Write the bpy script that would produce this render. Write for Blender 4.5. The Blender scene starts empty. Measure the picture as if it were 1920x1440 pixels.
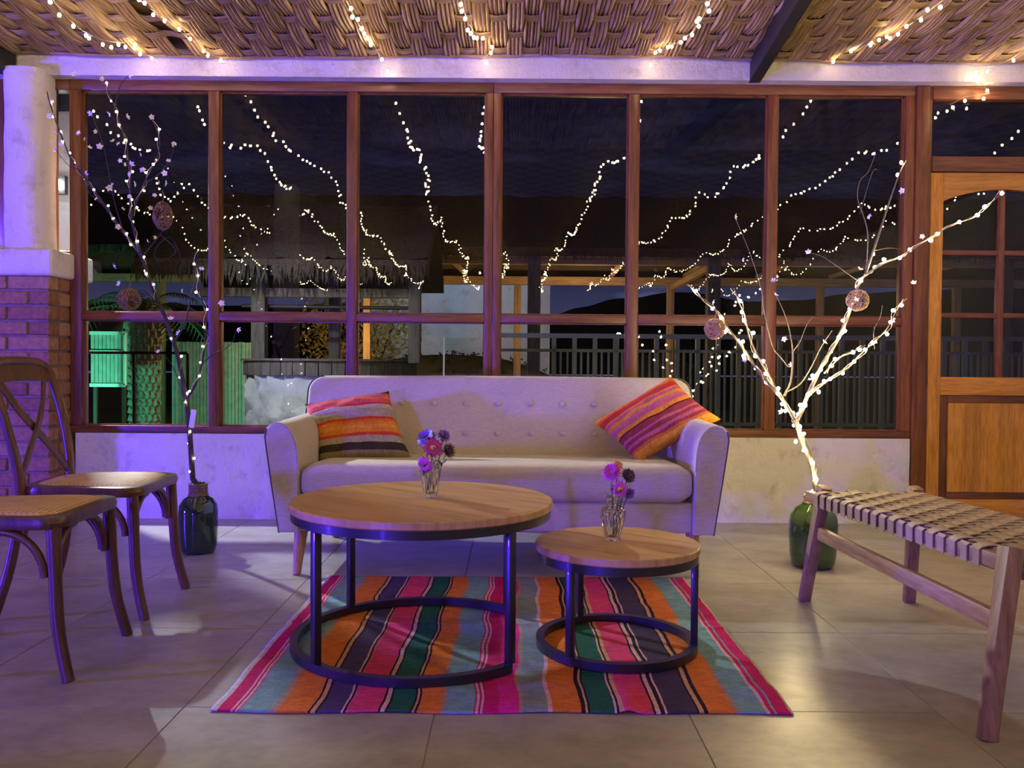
import bpy, bmesh, math, random
from mathutils import Vector, Matrix, noise as mnoise
random.seed(11)
V = Vector
scene = bpy.context.scene
COL = scene.collection
PI = math.pi

# ------------------------------------------------------------------ camera
FPX = 1580.0
H = 0.88
PITCH = math.atan(33 / FPX)
ROLL = 0.0075
_f = V((0, math.cos(PITCH), -math.sin(PITCH)))
_r0 = V((1, 0, 0)); _u0 = V((0, math.sin(PITCH), math.cos(PITCH)))
_r = _r0 * math.cos(ROLL) + _u0 * math.sin(ROLL)
_u = -_r0 * math.sin(ROLL) + _u0 * math.cos(ROLL)
cam_d = bpy.data.cameras.new('camera'); cam = bpy.data.objects.new('camera', cam_d); COL.objects.link(cam)
cam_d.sensor_width = 36; cam_d.lens = FPX * 36 / 1920; cam_d.clip_start = 0.05; cam_d.clip_end = 500
M = Matrix((( _r.x, _u.x, -_f.x, 0), (_r.y, _u.y, -_f.y, 0), (_r.z, _u.z, -_f.z, H), (0, 0, 0, 1)))
cam.matrix_world = M
scene.camera = cam
def at(px, py, d):
    """world point at distance d in front of the camera (world y = d) seen at photo pixel px, py"""
    v = _f + _r * ((px - 960) / FPX) - _u * ((py - 720) / FPX)
    return V((0, 0, H)) + v * (d / v.y)

# ------------------------------------------------------------------ exposure, world, lights
vs = scene.view_settings
vs.view_transform = 'Standard'; vs.look = 'None'; vs.gamma = 1; vs.use_curve_mapping = False
vs.exposure = 0.2
scene.cycles.use_denoising = True
try:
    scene.cycles.denoiser = 'OPENIMAGEDENOISE'
except Exception:
    pass
scene.cycles.max_bounces = 8
scene.cycles.transparent_max_bounces = 16
scene.cycles.sample_clamp_indirect = 4.0
scene.cycles.blur_glossy = 0.5

class NT:
    def __init__(s, tree): s.t = tree
    def n(s, typ, **kw):
        nd = s.t.nodes.new(typ)
        for k, v in kw.items():
            if k in nd.inputs: nd.inputs[k].default_value = v
            else: setattr(nd, k, v)
        return nd
    def l(s, a, b): s.t.links.new(a, b)

world = bpy.data.worlds.new('night_sky'); scene.world = world; world.use_nodes = True
_w = NT(world.node_tree); _bg = world.node_tree.nodes['Background']
_tc = _w.n('ShaderNodeTexCoord'); _sx = _w.n('ShaderNodeSeparateXYZ'); _w.l(_tc.outputs['Generated'], _sx.inputs[0])
_rp = _w.n('ShaderNodeValToRGB'); _w.l(_sx.outputs['Z'], _rp.inputs[0])
_e = _rp.color_ramp.elements
_e[0].position = 0.0; _e[0].color = (0.055, 0.06, 0.15, 1)
_e[1].position = 0.40; _e[1].color = (0.0012, 0.0015, 0.0045, 1)
_m = _rp.color_ramp.elements.new(0.14); _m.color = (0.004, 0.005, 0.016, 1)
_mp = _w.n('ShaderNodeMapping'); _mp.inputs['Scale'].default_value = (5, 5, 40); _w.l(_tc.outputs['Generated'], _mp.inputs[0])
_nz = _w.n('ShaderNodeTexNoise'); _nz.inputs['Scale'].default_value = 1.6; _nz.inputs['Detail'].default_value = 5; _w.l(_mp.outputs[0], _nz.inputs['Vector'])
_cr = _w.n('ShaderNodeValToRGB'); _w.l(_nz.outputs[0], _cr.inputs[0])
_cr.color_ramp.elements[0].position = 0.52; _cr.color_ramp.elements[0].color = (1, 1, 1, 1)
_cr.color_ramp.elements[1].position = 0.66; _cr.color_ramp.elements[1].color = (2.4, 2.3, 2.0, 1)
_mx = _w.n('ShaderNodeMix', data_type='RGBA', blend_type='MULTIPLY'); _mx.inputs[0].default_value = 1
_w.l(_rp.outputs[0], _mx.inputs[6]); _w.l(_cr.outputs[0], _mx.inputs[7])
_w.l(_mx.outputs[2], _bg.inputs['Color']); _bg.inputs['Strength'].default_value = 1.0

def point(name, loc, col, watts, r=0.08):
    d = bpy.data.lights.new(name, 'POINT'); d.color = col; d.energy = watts; d.shadow_soft_size = r
    o = bpy.data.objects.new(name, d); COL.objects.link(o); o.location = loc; return o
def spot(name, loc, target, col, watts, angle, r=0.06, blend=0.5):
    d = bpy.data.lights.new(name, 'SPOT'); d.color = col; d.energy = watts; d.shadow_soft_size = r
    d.spot_size = math.radians(angle); d.spot_blend = blend
    o = bpy.data.objects.new(name, d); COL.objects.link(o); o.location = loc
    o.rotation_euler = (V(target) - V(loc)).to_track_quat('-Z', 'Y').to_euler(); return o
def area(name, loc, target, col, watts, sx, sy):
    d = bpy.data.lights.new(name, 'AREA'); d.color = col; d.energy = watts; d.shape = 'RECTANGLE'; d.size = sx; d.size_y = sy
    o = bpy.data.objects.new(name, d); COL.objects.link(o); o.location = loc
    o.rotation_euler = (V(target) - V(loc)).to_track_quat('-Z', 'Y').to_euler(); return o

BULB = 68.0          # brightness of one ceiling fairy light
TREEBULB = 200.0     # brightness of one fairy light on the branches
PURPLE = (0.09, 0.03, 1.0)
spot('purple_party_light', (-7.4, 1.0, 0.7), (-1.0, 4.4, 0.9), PURPLE, 2900, 56, 0.20, 0.6)
spot('purple_floor_light', (-2.75, -2.4, 0.30), (-0.4, 3.6, 0.55), PURPLE, 720, 58, 0.16, 0.7)
point('unseen_room_fill', (-0.5, -3.2, 2.3), (1.0, 0.74, 0.5), 16, 0.012)  # unseen warm fill light added behind the camera, no fitting stands there
spot('yard_lamp', (-3.0, 5.46, 2.06), (-1.0, 2.7, 0.0), (0.90, 0.94, 1.0), 620, 95, 0.035, 0.5)
spot('yard_lamp_well', (-2.9, 5.6, 2.06), (-1.6, 7.6, 0.3), (0.80, 0.90, 1.0), 150, 80, 0.035, 0.8)
spot('green_garden_light', (-5.0, 8.6, 0.25), (-5.1, 11.0, 0.9), (0.14, 1.0, 0.55), 110, 85, 0.05, 0.6)
spot('green_fence_light', (-4.0, 10.7, 0.15), (-4.3, 12.6, 0.9), (0.12, 1.0, 0.6), 36, 90, 0.05, 0.7)
spot('reflection_wall_fill', (-0.8, 13.6, 3.3), (-0.9, 16.0, 1.8), (0.48, 0.62, 1.0), 95, 120, 0.1, 0.8)  # added only to brighten the stand-in wall
point('amber_garden_light', (-2.6, 12.0, 1.3), (1.0, 0.55, 0.18), 75, 0.1)
point('amber_shelter_light', (1.0, 12.0, 1.5), (1.0, 0.6, 0.25), 45, 0.1)
point('shelter_light', (4.2, 11.6, 1.6), (1.0, 0.75, 0.5), 8, 0.1)
spot('terrace_light', (1.5, 5.6, 3.0), (1.0, 8.4, 0.6), (0.6, 0.75, 1.0), 6, 120, 0.1, 0.8)

# ------------------------------------------------------------------ mesh builder
class MB:
    def __init__(s): s.v = []; s.f = []; s.uv = None
    def add(s, vs_, fs):
        b = len(s.v); s.v += [V(p) for p in vs_]; s.f += [tuple(i + b for i in f) for f in fs]; return s
    def box(s, c, size, rot=None):
        x, y, z = size[0] / 2, size[1] / 2, size[2] / 2
        vs_ = [V((i, j, k)) for i in (-x, x) for j in (-y, y) for k in (-z, z)]
        if rot: vs_ = [rot @ p for p in vs_]
        return s.add([p + V(c) for p in vs_], [(0, 1, 3, 2), (4, 6, 7, 5), (0, 4, 5, 1), (2, 3, 7, 6), (0, 2, 6, 4), (1, 5, 7, 3)])
    def mm(s, a, b):
        a, b = V(a), V(b); return s.box((a + b) / 2, b - a)
    def bar(s, p0, p1, w, h, up=(0, 0, 1), w1=None, h1=None):
        p0, p1 = V(p0), V(p1); t = (p1 - p0).normalized(); sd = t.cross(V(up)).normalized(); u = sd.cross(t)
        w1 = w1 or w; h1 = h1 or h
        q = [p0 + sd * (i * w / 2) + u * (j * h / 2) for i, j in ((-1, -1), (1, -1), (1, 1), (-1, 1))]
        q += [p1 + sd * (i * w1 / 2) + u * (j * h1 / 2) for i, j in ((-1, -1), (1, -1), (1, 1), (-1, 1))]
        return s.add(q, [(3, 2, 1, 0), (4, 5, 6, 7), (0, 1, 5, 4), (1, 2, 6, 5), (2, 3, 7, 6), (3, 0, 4, 7)])
    def tube(s, pts, r, n=8, cap=True, closed=False, flat=1.0, up=None):
        pts = [V(p) for p in pts]; m = len(pts)
        rr = r if isinstance(r, (list, tuple)) else [r] * m
        nrm = None; vs_ = []; fs = []
        for i, p in enumerate(pts):
            if closed: t = (pts[(i + 1) % m] - pts[i - 1]).normalized()
            else: t = (pts[min(i + 1, m - 1)] - pts[max(i - 1, 0)]).normalized()
            if nrm is None:
                a = V(up) if up else (V((0, 0, 1)) if abs(t.z) < 0.9 else V((1, 0, 0)))
                nrm = (a - t * a.dot(t)).normalized()
            else:
                nrm = (nrm - t * nrm.dot(t)).normalized()
            b = t.cross(nrm)
            for k in range(n):
                an = 2 * PI * (k + .5) / n
                vs_.append(p + nrm * (math.sin(an) * rr[i] * flat) + b * (math.cos(an) * rr[i]))
        for i in range(m if closed else m - 1):
            j = (i + 1) % m
            for k in range(n):
                k2 = (k + 1) % n
                fs.append((i * n + k, i * n + k2, j * n + k2, j * n + k))
        if cap and not closed:
            fs.append(tuple(range(n - 1, -1, -1))); fs.append(tuple((m - 1) * n + k for k in range(n)))
        return s.add(vs_, fs)
    def lathe(s, prof, n=24, c=(0, 0, 0), cap=True):
        vs_ = []; fs = []; m = len(prof)
        for r, z in prof:
            for k in range(n):
                a = 2 * PI * k / n; vs_.append(V((r * math.cos(a), r * math.sin(a), z)) + V(c))
        for i in range(m - 1):
            for k in range(n):
                k2 = (k + 1) % n; fs.append((i * n + k, i * n + k2, (i + 1) * n + k2, (i + 1) * n + k))
        if cap:
            fs.append(tuple(range(n - 1, -1, -1))); fs.append(tuple((m - 1) * n + k for k in range(n)))
        return s.add(vs_, fs)
    def prism(s, poly, fn0, fn1):
        """poly: 2-D outline; fn0 / fn1 map (a, b) to the two end faces"""
        n = len(poly)
        vs_ = [fn0(a, b) for a, b in poly] + [fn1(a, b) for a, b in poly]
        fs = [tuple(range(n)), tuple(range(2 * n - 1, n - 1, -1))] + [(i, (i + 1) % n + 0, (i + 1) % n + n, i + n) for i in range(n)]
        return s.add(vs_, fs)
    def grid(s, fn, nu, nv):
        vs_ = [fn(i / nu, j / nv) for j in range(nv + 1) for i in range(nu + 1)]
        fs = [(j * (nu + 1) + i, j * (nu + 1) + i + 1, (j + 1) * (nu + 1) + i + 1, (j + 1) * (nu + 1) + i) for j in range(nv) for i in range(nu)]
        return s.add(vs_, fs)
    def ball(s, c, r, n=8, m=6):
        r = V((r, r, r)) if not hasattr(r, '__len__') else V(r)
        vs_ = [V((0, 0, -1))]; fs = []
        for j in range(1, m):
            ph = -PI / 2 + PI * j / m
            for k in range(n):
                a = 2 * PI * k / n; vs_.append(V((math.cos(ph) * math.cos(a), math.cos(ph) * math.sin(a), math.sin(ph))))
        vs_.append(V((0, 0, 1))); T = len(vs_) - 1
        for k in range(n):
            k2 = (k + 1) % n
            fs.append((0, 1 + k2, 1 + k)); fs.append((T, 1 + (m - 2) * n + k, 1 + (m - 2) * n + k2))
            for j in range(m - 2):
                fs.append((1 + j * n + k, 1 + j * n + k2, 1 + (j + 1) * n + k2, 1 + (j + 1) * n + k))
        return s.add([V((p.x * r.x, p.y * r.y, p.z * r.z)) + V(c) for p in vs_], fs)
    def mesh(s, name, mat, off=V((0, 0, 0)), smooth=False, bevel=0, seg=2, sharp=40, fix=True):
        me = bpy.data.meshes.new(name)
        me.from_pydata([tuple(p - off) for p in s.v], [], s.f); me.validate()
        if fix or bevel:
            bm = bmesh.new(); bm.from_mesh(me)
            if fix: bmesh.ops.recalc_face_normals(bm, faces=bm.faces)
            if bevel:
                ed = [e for e in bm.edges if len(e.link_faces) == 2 and e.calc_face_angle(0) > math.radians(30)]
                bmesh.ops.bevel(bm, geom=ed, offset=bevel, segments=seg, affect='EDGES', profile=0.5, clamp_overlap=True)
            bm.to_mesh(me); bm.free()
        if smooth or bevel:
            me.polygons.foreach_set('use_smooth', [True] * len(me.polygons))
            me.set_sharp_from_angle(angle=math.radians(sharp))
        if mat: me.materials.append(mat)
        return me
    def build(s, name, mat, parent=None, local=False, **kw):
        """verts are world coordinates unless local; parent's location is subtracted"""
        off = V((0, 0, 0)); loc = V((0, 0, 0))
        if not local:
            if parent is None:
                xs = [p.x for p in s.v]; ys = [p.y for p in s.v]; zs = [p.z for p in s.v]
                off = V(((min(xs) + max(xs)) / 2, (min(ys) + max(ys)) / 2, min(zs))); loc = off
            else:
                q = parent; 
                while q: off = off + V(q.location); q = q.parent
        o = bpy.data.objects.new(name, s.mesh(name, mat, off, **kw)); COL.objects.link(o)
        o.location = loc
        if parent: o.parent = parent
        return o

def tag(o, label=None, cat=None, group=None, kind=None):
    if label: o['label'] = label
    if cat: o['category'] = cat
    if group: o['group'] = group
    if kind: o['kind'] = kind
    return o
def thing(name, label, cat, loc=(0, 0, 0), rz=0, group=None, kind=None):
    o = bpy.data.objects.new(name, None); COL.objects.link(o); o.location = loc; o.rotation_euler = (0, 0, rz)
    o.empty_display_size = 0.05
    return tag(o, label, cat, group, kind)
def inst(name, me, parent=None, loc=(0, 0, 0), rot=(0, 0, 0), scale=None, world=True):
    o = bpy.data.objects.new(name, me); COL.objects.link(o)
    p = V(loc)
    if parent and world:
        q = parent
        while q: p = p - V(q.location); q = q.parent
    o.location = p; o.rotation_euler = rot
    if scale: o.scale = scale if hasattr(scale, '__len__') else (scale,) * 3
    if parent: o.parent = parent
    return o
def catmull(pts, sub=5):
    pts = [V(p) for p in pts]; out = []
    for i in range(len(pts) - 1):
        p0 = pts[max(i - 1, 0)]; p1 = pts[i]; p2 = pts[i + 1]; p3 = pts[min(i + 2, len(pts) - 1)]
        for k in range(sub):
            t = k / sub
            out.append(0.5 * ((2 * p1) + (p2 - p0) * t + (2 * p0 - 5 * p1 + 4 * p2 - p3) * t * t + (3 * p1 - p0 - 3 * p2 + p3) * t ** 3))
    out.append(pts[-1]); return out
def lerp(a, b, t): return a + (b - a) * t

# ------------------------------------------------------------------ materials
def newmat(name):
    m = bpy.data.materials.new(name); m.use_nodes = True
    return m, NT(m.node_tree), m.node_tree.nodes['Principled BSDF']
def ramp(nt, fac, stops, interp='LINEAR'):
    r = nt.n('ShaderNodeValToRGB'); cr = r.color_ramp; cr.interpolation = interp
    while len(cr.elements) < len(stops): cr.elements.new(0.5)
    for e, (p, c) in zip(cr.elements, sorted(stops, key=lambda q: q[0])):
        e.position = p; e.color = (*c, 1)
    nt.l(fac, r.inputs[0]); return r.outputs[0]
def coord(nt, kind='Object', scale=(1, 1, 1)):
    tc = nt.n('ShaderNodeTexCoord'); mp = nt.n('ShaderNodeMapping'); mp.inputs['Scale'].default_value = scale
    nt.l(tc.outputs[kind], mp.inputs[0]); return mp.outputs[0]
def wcoord(nt, scale=(1, 1, 1)):
    g = nt.n('ShaderNodeNewGeometry'); mp = nt.n('ShaderNodeMapping'); mp.inputs['Scale'].default_value = scale
    nt.l(g.outputs['Position'], mp.inputs[0]); return mp.outputs[0]
def noise(nt, vec, scale, detail=4, rough=0.55):
    n = nt.n('ShaderNodeTexNoise'); n.inputs['Scale'].default_value = scale; n.inputs['Detail'].default_value = detail
    n.inputs['Roughness'].default_value = rough; nt.l(vec, n.inputs['Vector']); return n.outputs[0]
def bump(nt, h, strength, dist, bsdf, prev=None):
    b = nt.n('ShaderNodeBump'); b.inputs['Strength'].default_value = strength; b.inputs['Distance'].default_value = dist
    nt.l(h, b.inputs['Height'])
    if prev: nt.l(prev, b.inputs['Normal'])
    nt.l(b.outputs[0], bsdf.inputs['Normal']); return b.outputs[0]
def mult(nt, a, b):
    m = nt.n('ShaderNodeMix', data_type='RGBA', blend_type='MULTIPLY'); m.inputs[0].default_value = 1
    nt.l(a, m.inputs[6]); nt.l(b, m.inputs[7]); return m.outputs[2]
def plain(name, c, rough=0.5, metal=0.0, var=0.0, vscale=20, bmp=0, **kw):
    m, nt, b = newmat(name)
    b.inputs['Base Color'].default_value = (*c, 1); b.inputs['Roughness'].default_value = rough; b.inputs['Metallic'].default_value = metal
    if var or bmp:
        n = noise(nt, wcoord(nt), vscale)
        if var: nt.l(ramp(nt, n, [(0.3, tuple(x * (1 - var) for x in c)), (0.7, tuple(min(1, x * (1 + var)) for x in c))]), b.inputs['Base Color'])
        if bmp: bump(nt, n, 0.6, bmp, b)
    for k, v in kw.items(): b.inputs[k.replace('_', ' ')].default_value = v
    return m
def wood(name, dark, light, axis='z', rough=0.45, scale=1.0, knots=True):
    m, nt, b = newmat(name + '_' + axis)
    sc = {'x': (1.2, 14, 14), 'y': (14, 1.2, 14), 'z': (14, 14, 1.2)}[axis]
    vec = wcoord(nt, tuple(q * scale for q in sc))
    n1 = noise(nt, vec, 2.2, 5, 0.6)
    n2 = noise(nt, vec, 9, 3, 0.6)
    c = ramp(nt, n1, [(0.30, dark), (0.52, tuple(lerp(a, q, .6) for a, q in zip(dark, light))), (0.72, light)])
    g = ramp(nt, n2, [(0.35, (0.72, 0.70, 0.68)), (0.6, (1, 1, 1))])
    c = mult(nt, c, g)
    if knots:
        oi = nt.n('ShaderNodeObjectInfo'); c = mult(nt, c, ramp(nt, oi.outputs['Random'], [(0, (.85, .85, .85)), (1, (1.1, 1.08, 1.05))]))
    nt.l(c, b.inputs['Base Color']); b.inputs['Roughness'].default_value = rough
    bump(nt, n2, 0.25, 0.002, b)
    return m
_wc = {}
def W(kind, axis='z'):
    spec = {'frame': ((0.10, 0.032, 0.014), (0.27, 0.10, 0.038), 0.38), 'door': ((0.46, 0.19, 0.022), (0.72, 0.36, 0.05), 0.35),
            'doordark': ((0.13, 0.045, 0.014), (0.24, 0.09, 0.028), 0.4), 'chair': ((0.055, 0.022, 0.012), (0.155, 0.062, 0.028), 0.36),
            'bench': ((0.22, 0.12, 0.065), (0.42, 0.25, 0.14), 0.5), 'leg': ((0.45, 0.25, 0.11), (0.6, 0.36, 0.17), 0.45),
            'timber': ((0.28, 0.19, 0.11), (0.5, 0.36, 0.21), 0.7), 'grey': ((0.10, 0.09, 0.08), (0.22, 0.19, 0.16), 0.8)}[kind]
    if (kind, axis) not in _wc: _wc[kind, axis] = wood(kind, spec[0], spec[1], axis, spec[2])
    return _wc[kind, axis]
def plaster(name, c, strength=0.7, scale=9):
    m, nt, b = newmat(name)
    v = wcoord(nt)
    n = noise(nt, v, scale, 6, 0.62); n2 = noise(nt, v, 2.5, 4); n3 = noise(nt, v, 60, 3)
    nt.l(mult(nt, ramp(nt, n2, [(0.3, tuple(x * .86 for x in c)), (0.7, c)]), ramp(nt, n, [(0.28, (.72, .70, .68)), (0.45, (1, 1, 1))])), b.inputs['Base Color'])
    b.inputs['Roughness'].default_value = 0.85
    p = bump(nt, n, strength, 0.03, b); bump(nt, n3, 0.25, 0.004, b, p)
    return m
MAT = {}
MAT['plaster'] = plaster('white_plaster', (0.68, 0.66, 0.61))
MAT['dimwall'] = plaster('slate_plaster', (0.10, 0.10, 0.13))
MAT['stucco'] = plaster('pale_stucco', (0.62, 0.64, 0.66), 0.8, 6)
def m_tile():
    m, nt, b = newmat('concrete_tile')
    v = wcoord(nt); oi = nt.n('ShaderNodeObjectInfo')
    add = nt.n('ShaderNodeVectorMath', operation='ADD'); cmb = nt.n('ShaderNodeCombineXYZ')
    mu = nt.n('ShaderNodeMath', operation='MULTIPLY'); mu.inputs[1].default_value = 40; nt.l(oi.outputs['Random'], mu.inputs[0])
    nt.l(mu.outputs[0], cmb.inputs['Z']); nt.l(v, add.inputs[0]); nt.l(cmb.outputs[0], add.inputs[1])
    st = nt.n('ShaderNodeMapping'); st.inputs['Scale'].default_value = (1.0, 1.4, 1); nt.l(add.outputs[0], st.inputs[0])
    n1 = noise(nt, st.outputs[0], 4.2, 9, 0.68); n2 = noise(nt, st.outputs[0], 22, 5, 0.6)
    c = ramp(nt, n1, [(0.25, (0.215, 0.20, 0.18)), (0.5, (0.33, 0.31, 0.285)), (0.75, (0.43, 0.41, 0.375))])
    c = mult(nt, c, ramp(nt, n2, [(0.3, (.88, .88, .88)), (0.65, (1.04, 1.04, 1.04))]))
    nt.l(c, b.inputs['Base Color'])
    nt.l(ramp(nt, n1, [(0.2, (.36, .36, .36)), (0.8, (.27, .27, .27))]), b.inputs['Roughness'])
    bump(nt, n2, 0.06, 0.003, b)
    return m
MAT['tile'] = m_tile()
MAT['grout'] = plain('grout', (0.27, 0.255, 0.235), 0.9)
def m_reed(nm, axis, dark=(0.20, 0.115, 0.05), light=(0.60, 0.42, 0.22)):
    m, nt, b = newmat(nm)
    sc = (55, 2.0, 3) if axis == 'y' else (2.0, 55, 3)
    v = wcoord(nt, sc); n = noise(nt, v, 1.0, 3, 0.5)
    n2 = noise(nt, wcoord(nt, (160, 9, 8) if axis == 'y' else (9, 160, 8)), 1.0, 3)
    c = ramp(nt, n, [(0.25, dark), (0.5, tuple(lerp(a, q, .62) for a, q in zip(dark, light))), (0.75, light)])
    c = mult(nt, c, ramp(nt, n2, [(0.3, (.6, .56, .5)), (0.55, (1, 1, 1))]))
    nt.l(c, b.inputs['Base Color']); b.inputs['Roughness'].default_value = 0.5
    return m
MAT['reed_y'] = m_reed('dry_reed', 'y'); MAT['reed_x'] = m_reed('dry_reed_split', 'x', (0.17, 0.10, 0.045), (0.48, 0.33, 0.17))
def m_mat():
    m, nt, b = newmat('reed_mat')
    v = wcoord(nt)
    ck = nt.n('ShaderNodeTexChecker'); ck.inputs['Scale'].default_value = 8; nt.l(v, ck.inputs[0])
    ck.inputs['Color1'].default_value = (0.34, 0.22, 0.10, 1); ck.inputs['Color2'].default_value = (0.16, 0.10, 0.05, 1)
    n = noise(nt, wcoord(nt, (40, 6, 1)), 1.0, 3)
    nt.l(mult(nt, ck.outputs[0], ramp(nt, n, [(0.3, (.5, .5, .5)), (0.6, (1, 1, 1))])), b.inputs['Base Color']); b.inputs['Roughness'].default_value = 0.8
    return m
MAT['reed_mat'] = m_mat()
def m_brick():
    m, nt, b = newmat('fired_brick')
    oi = nt.n('ShaderNodeObjectInfo'); n = noise(nt, wcoord(nt), 35, 5)
    c = ramp(nt, oi.outputs['Random'], [(0, (0.24, 0.105, 0.06)), (0.5, (0.33, 0.16, 0.09)), (1, (0.38, 0.22, 0.13))])
    nt.l(mult(nt, c, ramp(nt, n, [(0.3, (.6, .6, .6)), (0.7, (1.1, 1.1, 1.1))])), b.inputs['Base Color']); b.inputs['Roughness'].default_value = 0.85
    bump(nt, n, 0.5, 0.004, b); return m
MAT['brick'] = m_brick()
MAT['mortar'] = plain('mortar', (0.22, 0.17, 0.14), 0.95, var=0.2, vscale=40, bmp=0.003)
def m_glass():
    m, nt, b = newmat('window_glass'); nt.t.nodes.remove(b)
    tr = nt.n('ShaderNodeBsdfTransparent'); tr.inputs[0].default_value = (0.93, 0.95, 0.95, 1)
    gl = nt.n('ShaderNodeBsdfGlossy'); gl.inputs['Roughness'].default_value = 0.0; gl.inputs['Color'].default_value = (1, 1, 1, 1)
    fr = nt.n('ShaderNodeFresnel'); fr.inputs['IOR'].default_value = 1.6
    mx = nt.n('ShaderNodeMixShader'); nt.l(fr.outputs[0], mx.inputs[0]); nt.l(tr.outputs[0], mx.inputs[1]); nt.l(gl.outputs[0], mx.inputs[2])
    nt.l(mx.outputs[0], nt.t.nodes['Material Output'].inputs[0]); return m
MAT['pane'] = m_glass()
MAT['clear'] = plain('cut_glass', (0.95, 0.97, 0.96), 0.03, 0, Transmission_Weight=1.0, IOR=1.45)
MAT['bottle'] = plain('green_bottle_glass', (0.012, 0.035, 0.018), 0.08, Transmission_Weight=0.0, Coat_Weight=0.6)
MAT['bottle_lit'] = plain('lit_green_bottle_glass', (0.05, 0.12, 0.025), 0.08, Transmission_Weight=0.35, Coat_Weight=0.6)  # lighter copy of the bottle glass, the light on it put into its green
MAT['black'] = plain('black_steel', (0.012, 0.012, 0.014), 0.38, 0.0, Coat_Weight=0.25)
MAT['steel'] = plain('dark_steel', (0.02, 0.02, 0.022), 0.6)
def m_fabric(nm, c, var=0.12):
    m, nt, b = newmat(nm)
    v = coord(nt); n = noise(nt, v, 260, 2); n1 = noise(nt, coord(nt, 'Object', (30, 30, 300)), 1.0, 3); n2 = noise(nt, v, 3, 3)
    cc = ramp(nt, n, [(0.3, tuple(x * (1 - var) for x in c)), (0.7, tuple(x * (1 + var) for x in c))])
    cc = mult(nt, cc, ramp(nt, n1, [(0.3, (.86, .86, .86)), (0.7, (1.06, 1.06, 1.06))]))
    nt.l(mult(nt, cc, ramp(nt, n2, [(0.3, (.93, .93, .93)), (0.7, (1.03, 1.03, 1.03))])), b.inputs['Base Color'])
    b.inputs['Roughness'].default_value = 0.9; b.inputs['Sheen Weight'].default_value = 0.15
    bump(nt, n, 0.25, 0.001, b); return m
MAT['sofa'] = m_fabric('greige_linen', (0.50, 0.45, 0.40))
MAT['piping'] = plain('dark_piping', (0.07, 0.065, 0.075), 0.8)
def m_tabletop():
    m, nt, b = newmat('oak_top')
    mp = nt.n('ShaderNodeMapping'); g = nt.n('ShaderNodeNewGeometry'); nt.l(g.outputs['Position'], mp.inputs[0])
    mp.inputs['Rotation'].default_value = (0, 0, math.radians(38)); m0 = mp; mp = nt.n('ShaderNodeMapping'); mp.inputs['Scale'].default_value = (1.6, 15, 1); nt.l(m0.outputs[0], mp.inputs[0])
    n1 = noise(nt, mp.outputs[0], 1.5, 6, 0.62); n2 = noise(nt, mp.outputs[0], 9, 4)
    c = ramp(nt, n1, [(0.28, (0.27, 0.15, 0.05)), (0.42, (0.47, 0.29, 0.105)), (0.7, (0.62, 0.42, 0.165))])
    nt.l(mult(nt, c, ramp(nt, n2, [(0.3, (.84, .82, .80)), (0.6, (1, 1, 1))])), b.inputs['Base Color']); b.inputs['Roughness'].default_value = 0.34
    bump(nt, n2, 0.08, 0.001, b); return m
MAT['top'] = m_tabletop()
def m_cane():
    m, nt, b = newmat('woven_cane')
    mp = coord(nt, 'Object', (1, 1, 1))
    r = nt.n('ShaderNodeMapping'); r.inputs['Rotation'].default_value = (0, 0, math.radians(45)); nt.l(mp, r.inputs[0])
    w1 = nt.n('ShaderNodeTexChecker'); w1.inputs['Scale'].default_value = 85; nt.l(r.outputs[0], w1.inputs[0])
    w1.inputs['Color1'].default_value = (0.64, 0.44, 0.24, 1); w1.inputs['Color2'].default_value = (0.40, 0.25, 0.12, 1)
    n = noise(nt, mp, 14, 4)
    nt.l(mult(nt, w1.outputs[0], ramp(nt, n, [(0.3, (.8, .78, .75)), (0.7, (1.1, 1.1, 1.1))])), b.inputs['Base Color']); b.inputs['Roughness'].default_value = 0.6
    bump(nt, w1.outputs[1], 0.5, 0.0015, b); return m
MAT['cane'] = m_cane()
MAT['strap'] = plain('tan_leather_strap', (0.31, 0.215, 0.145), 0.55, var=0.15, vscale=30)
MAT['bark'] = plain('dark_bark', (0.030, 0.022, 0.018), 0.8, var=0.4, vscale=80, bmp=0.003)
MAT['twig'] = plain('pale_grey_bark', (0.17, 0.14, 0.10), 0.8, var=0.3, vscale=80, bmp=0.003)
MAT['petal_white'] = plain('white_petal', (0.82, 0.80, 0.80), 0.6)
MAT['twine'] = plain('jute_twine', (0.42, 0.28, 0.15), 0.85, var=0.25, vscale=60)
MAT['twine_dark'] = plain('brown_vine_twine', (0.20, 0.12, 0.07), 0.85, var=0.25, vscale=60)
MAT['wire'] = plain('clear_wire', (0.55, 0.45, 0.28), 0.4)
MAT['paper'] = plain('white_card', (0.72, 0.72, 0.74), 0.6)
def m_emit(nm, c, s):
    m, nt, b = newmat(nm)
    b.inputs['Base Color'].default_value = (*c, 1); b.inputs['Emission Color'].default_value = (*c, 1); b.inputs['Emission Strength'].default_value = s
    return m
MAT['bulb'] = m_emit('warm_fairy_bulb', (1.0, 0.72, 0.36), BULB)
MAT['treebulb'] = m_emit('bright_fairy_bulb', (1.0, 0.80, 0.42), TREEBULB)
MAT['coolbulb'] = m_emit('dim_fairy_bulb', (1.0, 0.86, 0.68), 30)
MAT['lamp'] = m_emit('lamp_lens', (0.85, 0.95, 1.0), 40)
MAT['thatch'] = plain('thatch', (0.075, 0.058, 0.042), 0.95, var=0.5, vscale=55, bmp=0.02)
MAT['lawn'] = plain('dark_ground', (0.03, 0.032, 0.022), 0.95, var=0.5, vscale=6)
MAT['hill'] = plain('hill', (0.01, 0.011, 0.014), 1.0)
MAT['rail'] = plain('grey_painted_steel', (0.16, 0.18, 0.20), 0.55)
MAT['corr'] = plain('fibre_board', (0.36, 0.40, 0.38), 0.7, var=0.2, vscale=12)
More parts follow.
